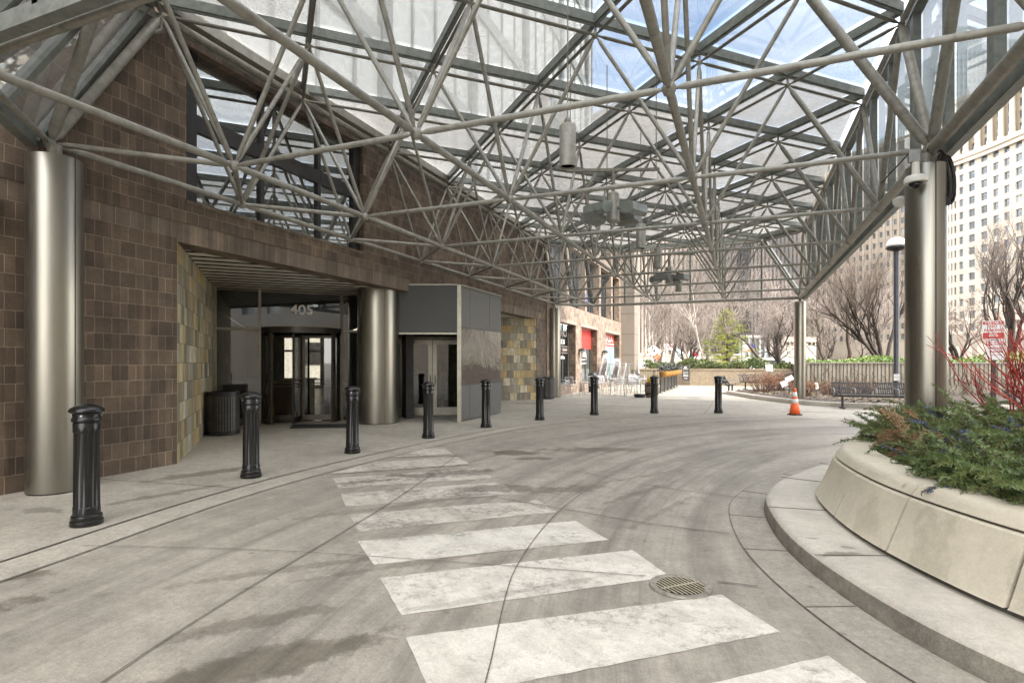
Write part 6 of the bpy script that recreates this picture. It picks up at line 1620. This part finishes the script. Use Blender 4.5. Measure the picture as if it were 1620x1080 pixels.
for k in range(17):
    c = Vector(PB(k/16)+(0,)); MB().lathe([(.80,55.7),(.80,56.4),(.64,56.6),(.56,66.6),(.72,67.0),(.82,67.4)], 12, (c.x, c.y, 0)).build('colonnade_column', LIME, cb_, 40, uv=False)
ring(PB, 40, 67.4, 69.2, .8, 'entablature', LIME); ring(PB, 40, 69.2, 69.9, 1.5, 'top_cornice', LIME); ring(PB, 40, 69.9, 71, .2, 'parapet', LIME)
bk_ = MB(); far_ = [lp(l_+18, d+2) for l_, d in ((116.3,153.5),(119,140),(120,110))]
bk_.prism([cv[0], cv[len(cv)//2], cv[-1], far_[2], far_[1], far_[0]], 70, 70.8); bk_.build('roof', LIME2, cb_)
ar_ = MB()
for k, u in enumerate((.30,.37,.44,.51,.58)):
    a = Vector(PB(u)+(0,)); c = Vector(PB(u+.045)+(0,)); t = (c-a).normalized(); n_ = Vector((t.y,-t.x,0)); w2 = (c-a).length/2; m2 = (a+c)/2+n_*.35
    pts = [m2-t*w2+upv*.2, m2+t*w2+upv*.2]+[m2+t*w2*math.cos(R(x))+upv*(5.2+w2*math.sin(R(x))) for x in range(0,181,20)]; ar_.poly(pts)
ar_.build('arched_opening', LIME, cb_, uv=False)
# unseen block, added outside the view on the right: it keeps the canopy in shade
nb_ = thing('office_building', 'added grey office block beyond the right edge of the picture, shading the driveway', 'building', (18, 0, 0))
facade(nb_, (plain('grey stone', (.36,.34,.31), .8, 0, .1, .3), WIN), cpath([(18, 17.5), (18, -32)]), 16, 7, 5.0, 3.6, .5, .58)
MB().box(18.6, 44, -32, 17.4, 0, 31).build('core', LIME2, nb_, uv=False); MB().box(17.95, 18.5, -32, 17.5, 0, 4.99).build('base_storey', LIME2, nb_, uv=False); MB().box(17.6, 18.5, -32.3, 17.8, 30.2, 31.5).build('cornice', LIME2, nb_, uv=False)
# slimmer weathered block next to it (behind the lamp post)
def block(name, label, cat, pxa, da, pxb, db, htop, mats, cols, rows, z0, wf, hf, deep=18, piers=False, sash=False, roofm=None):
    A_2, B_2 = lat(pxa, da), lat(pxb, db); b = thing(name, label, cat, (A_2[0], A_2[1], 0)); P = cpath([A_2, B_2]); fh = (htop-z0)/rows
    a, c = Vector(A_2+(0,)), Vector(B_2+(0,)); t = (c-a).normalized(); n_ = Vector((t.y,-t.x,0))
    facade(b, mats, P, cols, rows, z0, fh, wf, hf, .26, .3, sash=sash)
    bd_ = MB(); ai, ci = a-n_*deep, c-n_*deep; a2, c2 = a-n_*.52, c-n_*.52
    bd_.prism([(a2.x,a2.y),(c2.x,c2.y),(ci.x,ci.y),(ai.x,ai.y)], 0, htop+.8); bd_.build('core', mats[0], b, uv=False)
    if z0 > 0: q = MB(); q.obox((a+c)/2+upv*z0/2+n_*.1, t*(c-a).length/2, n_*.6, (0,0,z0/2)); q.build('base_storey', mats[0], b, uv=False)
    q = MB(); q.obox((a+c)/2+upv*(htop+.6)+n_*.25, t*((c-a).length/2+.3), n_*.7, (0,0,.7)); q.build('cornice', mats[0], b, uv=False)
    if piers:
        q = MB()
        for k in range(cols+1): p = Vector(P(k/cols)+(0,)); q.obox(p+n_*.2+upv*(z0+htop)/2, t*.32, n_*.3, (0,0,(htop-z0)/2))
        q.build('piers', mats[0], b, uv=False)
    return b
block('office_building', 'weathered beige stone office block behind the lamp post', 'building', 1262, 205, 1446, 172, 70, (LIME2, WIN), 18, 19, 8, .42, .52, 25, True)
block('office_tower', 'dark brown stone tower behind the crabapple and slim column', 'tower', 1190, 185, 1264, 178, 68, (BRN, DKG), 12, 20, 4, .55, .62, 25, True)
block('glass_tower', 'dark bluish glass tower behind the conifer and bare trees', 'tower', 1105, 215, 1196, 205, 62, (plain('dark mullion', (.075,.072,.072), .5), DKG), 18, 18, 4, .72, .7, 25, True)
block('office_tower', 'reddish brown stone tower behind the tall straight tree', 'tower', 1040, 165, 1110, 170, 58, (TANST, plain('brown window', (.12,.10,.09), .3)), 10, 17, 4, .5, .6, 20, True)
block('office_tower', 'pale pinkish tower of tall thin stripes beside the tan stone pier', 'tower', 985, 140, 1052, 150, 66, (plain('pale rose stone', (.30,.25,.21), .8, 0, .08, .3), plain('slit window', (.10,.09,.09), .3)), 12, 20, 4, .34, .8, 20, True)
# stepped glass tower far off at right, distance haze painted into pale colours
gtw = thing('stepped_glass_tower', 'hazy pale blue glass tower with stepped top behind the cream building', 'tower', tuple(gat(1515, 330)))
PGL = plain('hazed glass skin', (.42,.52,.58), .3, 0, .10, .05, spec=.6); PGL2 = plain('hazed glass band', (.30,.38,.43), .3, 0, .1, .1)
def tower_slab(px0, px1, d, ytop, deep, nm, par):
    a, b = Vector(lat(px0, d)+(0,)), Vector(lat(px1, d)+(0,)); t = (b-a).normalized(); n_ = Vector((t.y,-t.x,0)); h_ = CAMZ+(YH-ytop)/F*d
    q = MB(); q.obox((a+b)/2-n_*deep/2+upv*h_/2, t*(b-a).length/2, n_*deep/2, (0,0,h_/2)); q.build(nm, PGL, par, uv=False)
    q = MB(); z = 30; L_2 = (b-a).length
    while z < h_-2: q.obox((a+b)/2+n_*.1+upv*z, t*L_2*.49, n_*.12, (0,0,.85)); z += 3.9
    q.build(nm+'_bands', PGL2, par, uv=False)
    q = MB()
    for k in range(13): p = a+t*(L_2*k/12); q.obox(p+n_*.2+upv*h_/2, t*.35, n_*.2, (0,0,h_/2-.2))
    q.build(nm+'_fins', plain('hazed fin', (.55,.63,.68), .4), par, uv=False)
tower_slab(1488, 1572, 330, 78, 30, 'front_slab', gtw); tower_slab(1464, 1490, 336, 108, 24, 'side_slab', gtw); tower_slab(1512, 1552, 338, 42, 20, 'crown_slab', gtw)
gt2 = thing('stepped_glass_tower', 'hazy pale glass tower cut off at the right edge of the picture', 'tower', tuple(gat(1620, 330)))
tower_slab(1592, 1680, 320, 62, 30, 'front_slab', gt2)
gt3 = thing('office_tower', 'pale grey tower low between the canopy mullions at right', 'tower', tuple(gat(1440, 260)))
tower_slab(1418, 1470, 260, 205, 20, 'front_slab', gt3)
# pale bridge house and low glass building beyond the trees
bh = thing('bridge_house', 'small cream stone bridge house with a row of dark windows behind the slim column', 'building', tuple(gat(1262, 92)))
a, b = Vector(lat(1241, 92)+(0,)), Vector(lat(1291, 92)+(0,)); t = (b-a).normalized(); n_ = Vector((t.y,-t.x,0)); L_2 = (b-a).length
def zz(y, d): return CAMZ+(YH-y)/F*d
MB().obox((a+b)/2-n_*2.5+upv*zz(541,92)/2, t*L_2/2, n_*2.5, (0,0,zz(541,92)/2)).build('wall', LIME, bh)
MB().obox((a+b)/2-n_*2.3+upv*(zz(539,92)+.1), t*(L_2/2+.2), n_*2.7, (0,0,.28)).build('cornice', LIME, bh)
MB().prism([((a-t*.1+n_*.1).x,(a-t*.1+n_*.1).y),((b+t*.1+n_*.1).x,(b+t*.1+n_*.1).y),((b-n_*4.8).x,(b-n_*4.8).y),((a-n_*4.8).x,(a-n_*4.8).y)], zz(538,92)+.2, zz(533,92)).build('roof', LIME2, bh)
for k in range(7): p = a+t*(L_2*(k+.7)/7.2)+n_*.02; MB().obox(p+upv*zz(543.5,92), t*.17, n_*.04, (0,0,.26)).build('window', M['black_frame'], bh)
MB().obox(a+t*L_2*.18+n_*.03+upv*zz(559,92), t*.08, n_*.03, (0,0,.32)).build('window', WIN, bh)
bw = thing('bridge_parapet', 'long low cream stone parapet wall behind the trees and parked cars', 'wall', tuple(gat(1110, 88)))
a, b = Vector(lat(1012, 95)+(0,)), Vector(lat(1172, 88)+(0,)); t = (b-a).normalized(); n_ = Vector((t.y,-t.x,0)); MB().obox((a+b)/2+upv*1.35, t*(b-a).length/2, n_*.3, (0,0,1.35)).build('wall', LIME, bw); MB().obox((a+b)/2+upv*2.8, t*(b-a).length/2, n_*.45, (0,0,.1)).build('coping', LIME, bw)
pv = thing('glass_pavilion', 'low glass entrance pavilion with white columns behind the flag', 'building', tuple(gat(1205, 110)))
a, b = Vector(lat(1172, 110)+(0,)), Vector(lat(1240, 112)+(0,)); t = (b-a).normalized(); n_ = Vector((t.y,-t.x,0)); L_2 = (b-a).length
MB().obox((a+b)/2-n_*.5+upv*3.2, t*L_2/2, n_*.2, (0,0,3.2)).build('glazing', plain('pavilion glass', (.16,.20,.20), .15, 0, .4, .6, spec=.8), pv); MB().obox((a+b)/2+upv*6.6, t*L_2/2, n_*1.0, (0,0,.25)).build('roof', plain('pavilion roof', (.35,.36,.35), .6), pv)
for k in range(8): p = a+t*L_2*(k+.5)/8; MB().tube(p, p+upv*6.3, .16, 10).build('column', M['white'], pv, 40)
# cars on the street beyond
def car(label, px, d, rz, col, group='cars on the street beyond the hedge'):
    c = thing('parked_car', label, 'car', tuple(gat(px, d)), rz, group)
    pr = [(-2.2,.35),(-2.25,.75),(-2.0,.95),(-1.35,1.0),(-.75,1.46),(.75,1.48),(1.45,1.02),(2.05,.92),(2.25,.6),(2.2,.35)]
    n = len(pr); b = MB(); b.add([(x,-.85,z) for x, z in pr]+[(x,.85,z) for x, z in pr], [tuple(range(n)), tuple(range(2*n-1,n-1,-1))]+[(i, n+i, n+(i+1) % n, (i+1) % n) for i in range(n)]); b.build('body', col, c, world=False)
    g_ = MB()
    for s_ in (-.853,.853): g_.add([(-1.2,s_,1.02),(-.72,s_,1.38),(.68,s_,1.40),(1.25,s_,1.04)], [(0,1,2,3)])
    g_.add([(1.40,-.75,1.07),(1.40,.75,1.07),(.83,.7,1.44),(.83,-.7,1.44)], [(0,1,2,3)]); g_.build('window', M['black_frame'], c, world=False)
    for x in (-1.4, 1.4):
        for s_ in (-1, 1): MB().tube((x,s_*.70,.33), (x,s_*.90,.33), .33, 18).build('wheel', M['rubber'], c, 40, world=False)
    return c
carw = plain('white car paint', (.75,.75,.75), .25, 0, .03)
car('white car on the street just right of the tan stone pier', 1024, 66, R(30), carw); car('white car on the street directly under the orange road sign', 1042, 60, R(205), carw); car('silver grey car on the street right of the orange road sign', 1072, 64, R(10), plain('grey car paint', (.30,.31,.32), .3, .4, .05))
vn2 = thing('white_van', 'long white vehicle roof passing behind the juniper hedge near the pavilion', 'van', tuple(gat(1212, 70)), R(20))
pr = [(-3.2,.4),(-3.25,1.9),(-3.0,2.15),(2.1,2.15),(2.5,1.95),(2.9,1.2),(3.25,1.0),(3.25,.4)]; n = len(pr)
b = MB(); b.add([(x,-.95,z) for x, z in pr]+[(x,.95,z) for x, z in pr], [tuple(range(n)), tuple(range(2*n-1,n-1,-1))]+[(i, n+i, n+(i+1) % n, (i+1) % n) for i in range(n)]); b.build('body', carw, vn2, world=False)
for x in (-2, 2):
    for s_ in (-1, 1): MB().tube((x,s_*.8,.36), (x,s_*1.0,.36), .36, 16).build('wheel', M['rubber'], vn2, 40, world=False)
b = MB(); b.add([(-2.6,-.953,1.3),(2.0,-.953,1.3),(1.9,-.953,1.85),(-2.6,-.953,1.85)], [(0,1,2,3)]); b.build('window', M['black_frame'], vn2, world=False)
# orange road sign
os_ = thing('road_sign', 'orange diamond road work sign above the white cars', 'sign', tuple(gat(1040, 58)))
p = gat(1040, 58); MB().tube(p, p+upv*1.9, .03, 6).build('post', M['galv'], os_)
MB().obox(p+upv*zz(564,58)+Vector((0,-.05,0)), (rt+upv)*.19, fw*.01, (rt-upv)*.19).build('panel', M['orange'], os_)
# flags
def flag(label, px, py, d, w_, h_, rot, paint, seed):
    f = thing('flag', label, 'flag', tuple(gat(px, d)), 0, 'flags flying beyond the trees'); rn = random.Random(seed)
    c = at(px, py, d); ax = (rt*math.cos(rot)+upv*math.sin(rot)); ay = (upv*math.cos(rot)-rt*math.sin(rot)); n1_, n2_ = 14, 10
    pole = c-ax*w_/2; MB().tube(Vector((pole.x,pole.y,0)), Vector((pole.x,pole.y,pole.z+h_*.7)), .05, 8).build('pole', M['white'], f, 40)
    for nm, m_2, sel in paint:
        b = MB(); vs = []
        for j in range(n2_+1):
            for i in range(n1_+1):
                u, v = i/n1_, j/n2_; vs.append(c+ax*(u-.5)*w_+ay*(v-.5)*h_+fw*(.14*math.sin(u*6+v*2+seed)*u)+upv*(-.10*u*u*h_+.05*math.sin(u*7+seed)))
        fs = [(j*(n1_+1)+i, j*(n1_+1)+i+1, (j+1)*(n1_+1)+i+1, (j+1)*(n1_+1)+i) for j in range(n2_) for i in range(n1_) if sel((i+.5)/n1_, (j+.5)/n2_)]
        b.add(vs, fs); b.build(nm, m_2, f, True)
FW, FR, FB, FK = plain('flag white', (.80,.80,.80), .8, 0, .03), plain('flag red', (.60,.05,.06), .8, 0, .05), plain('flag blue', (.05,.08,.40), .8, 0, .05), plain('flag black', (.05,.05,.06), .8)
star = lambda u, v: (u-.5)**2+(v-.5)**2*.6 < .014
flag('white flag with a small dark emblem drooping beside the thin birch stems', 1035, 554, 72, 1.2, 1.35, R(50), [('cloth', FW, lambda u, v: not star(u, v)), ('emblem', FK, star)], 1)
chi = lambda u, v: .2 < v < .35 or .65 < v < .8
flag('white flag with pale blue bars behind the tall straight tree', 1072, 557, 74, 1.1, 1.3, R(55), [('cloth', FW, lambda u, v: not chi(u, v)), ('blue_bar', plain('flag pale blue', (.35,.50,.68), .8), chi)], 2)
disc = lambda u, v: (u-.5)**2+((v-.5)*.75)**2 < .075
flag('white flag with a large red disc behind the multi stem tree', 1099, 559, 70, 1.25, 1.5, R(80), [('cloth', FW, lambda u, v: not disc(u, v)), ('red_disc', FR, disc)], 3)
can_ = lambda u, v: u > .60 and v > .45
usr = lambda u, v: (not can_(u, v)) and int(v*10) % 2 == 0
flag('red and white striped flag with a blue corner right of the conifer', 1185, 550, 75, 1.65, 1.0, R(8), [('cloth', FW, lambda u, v: not can_(u, v) and not usr(u, v)), ('stripe', FR, usr), ('canton', FB, can_)], 4)
flag('white flag with a red edge behind the leaning birch', 1104, 553, 78, 1.0, 1.0, R(30), [('cloth', FW, lambda u, v: v > .3), ('edge', FR, lambda u, v: v <= .3)], 5)
flag('pale red striped flag behind the tall straight tree', 1058, 548, 80, 1.3, .9, R(5), [('cloth', FW, lambda u, v: int(v*8) % 2 == 0), ('stripe', FR, lambda u, v: int(v*8) % 2 == 1)], 6)
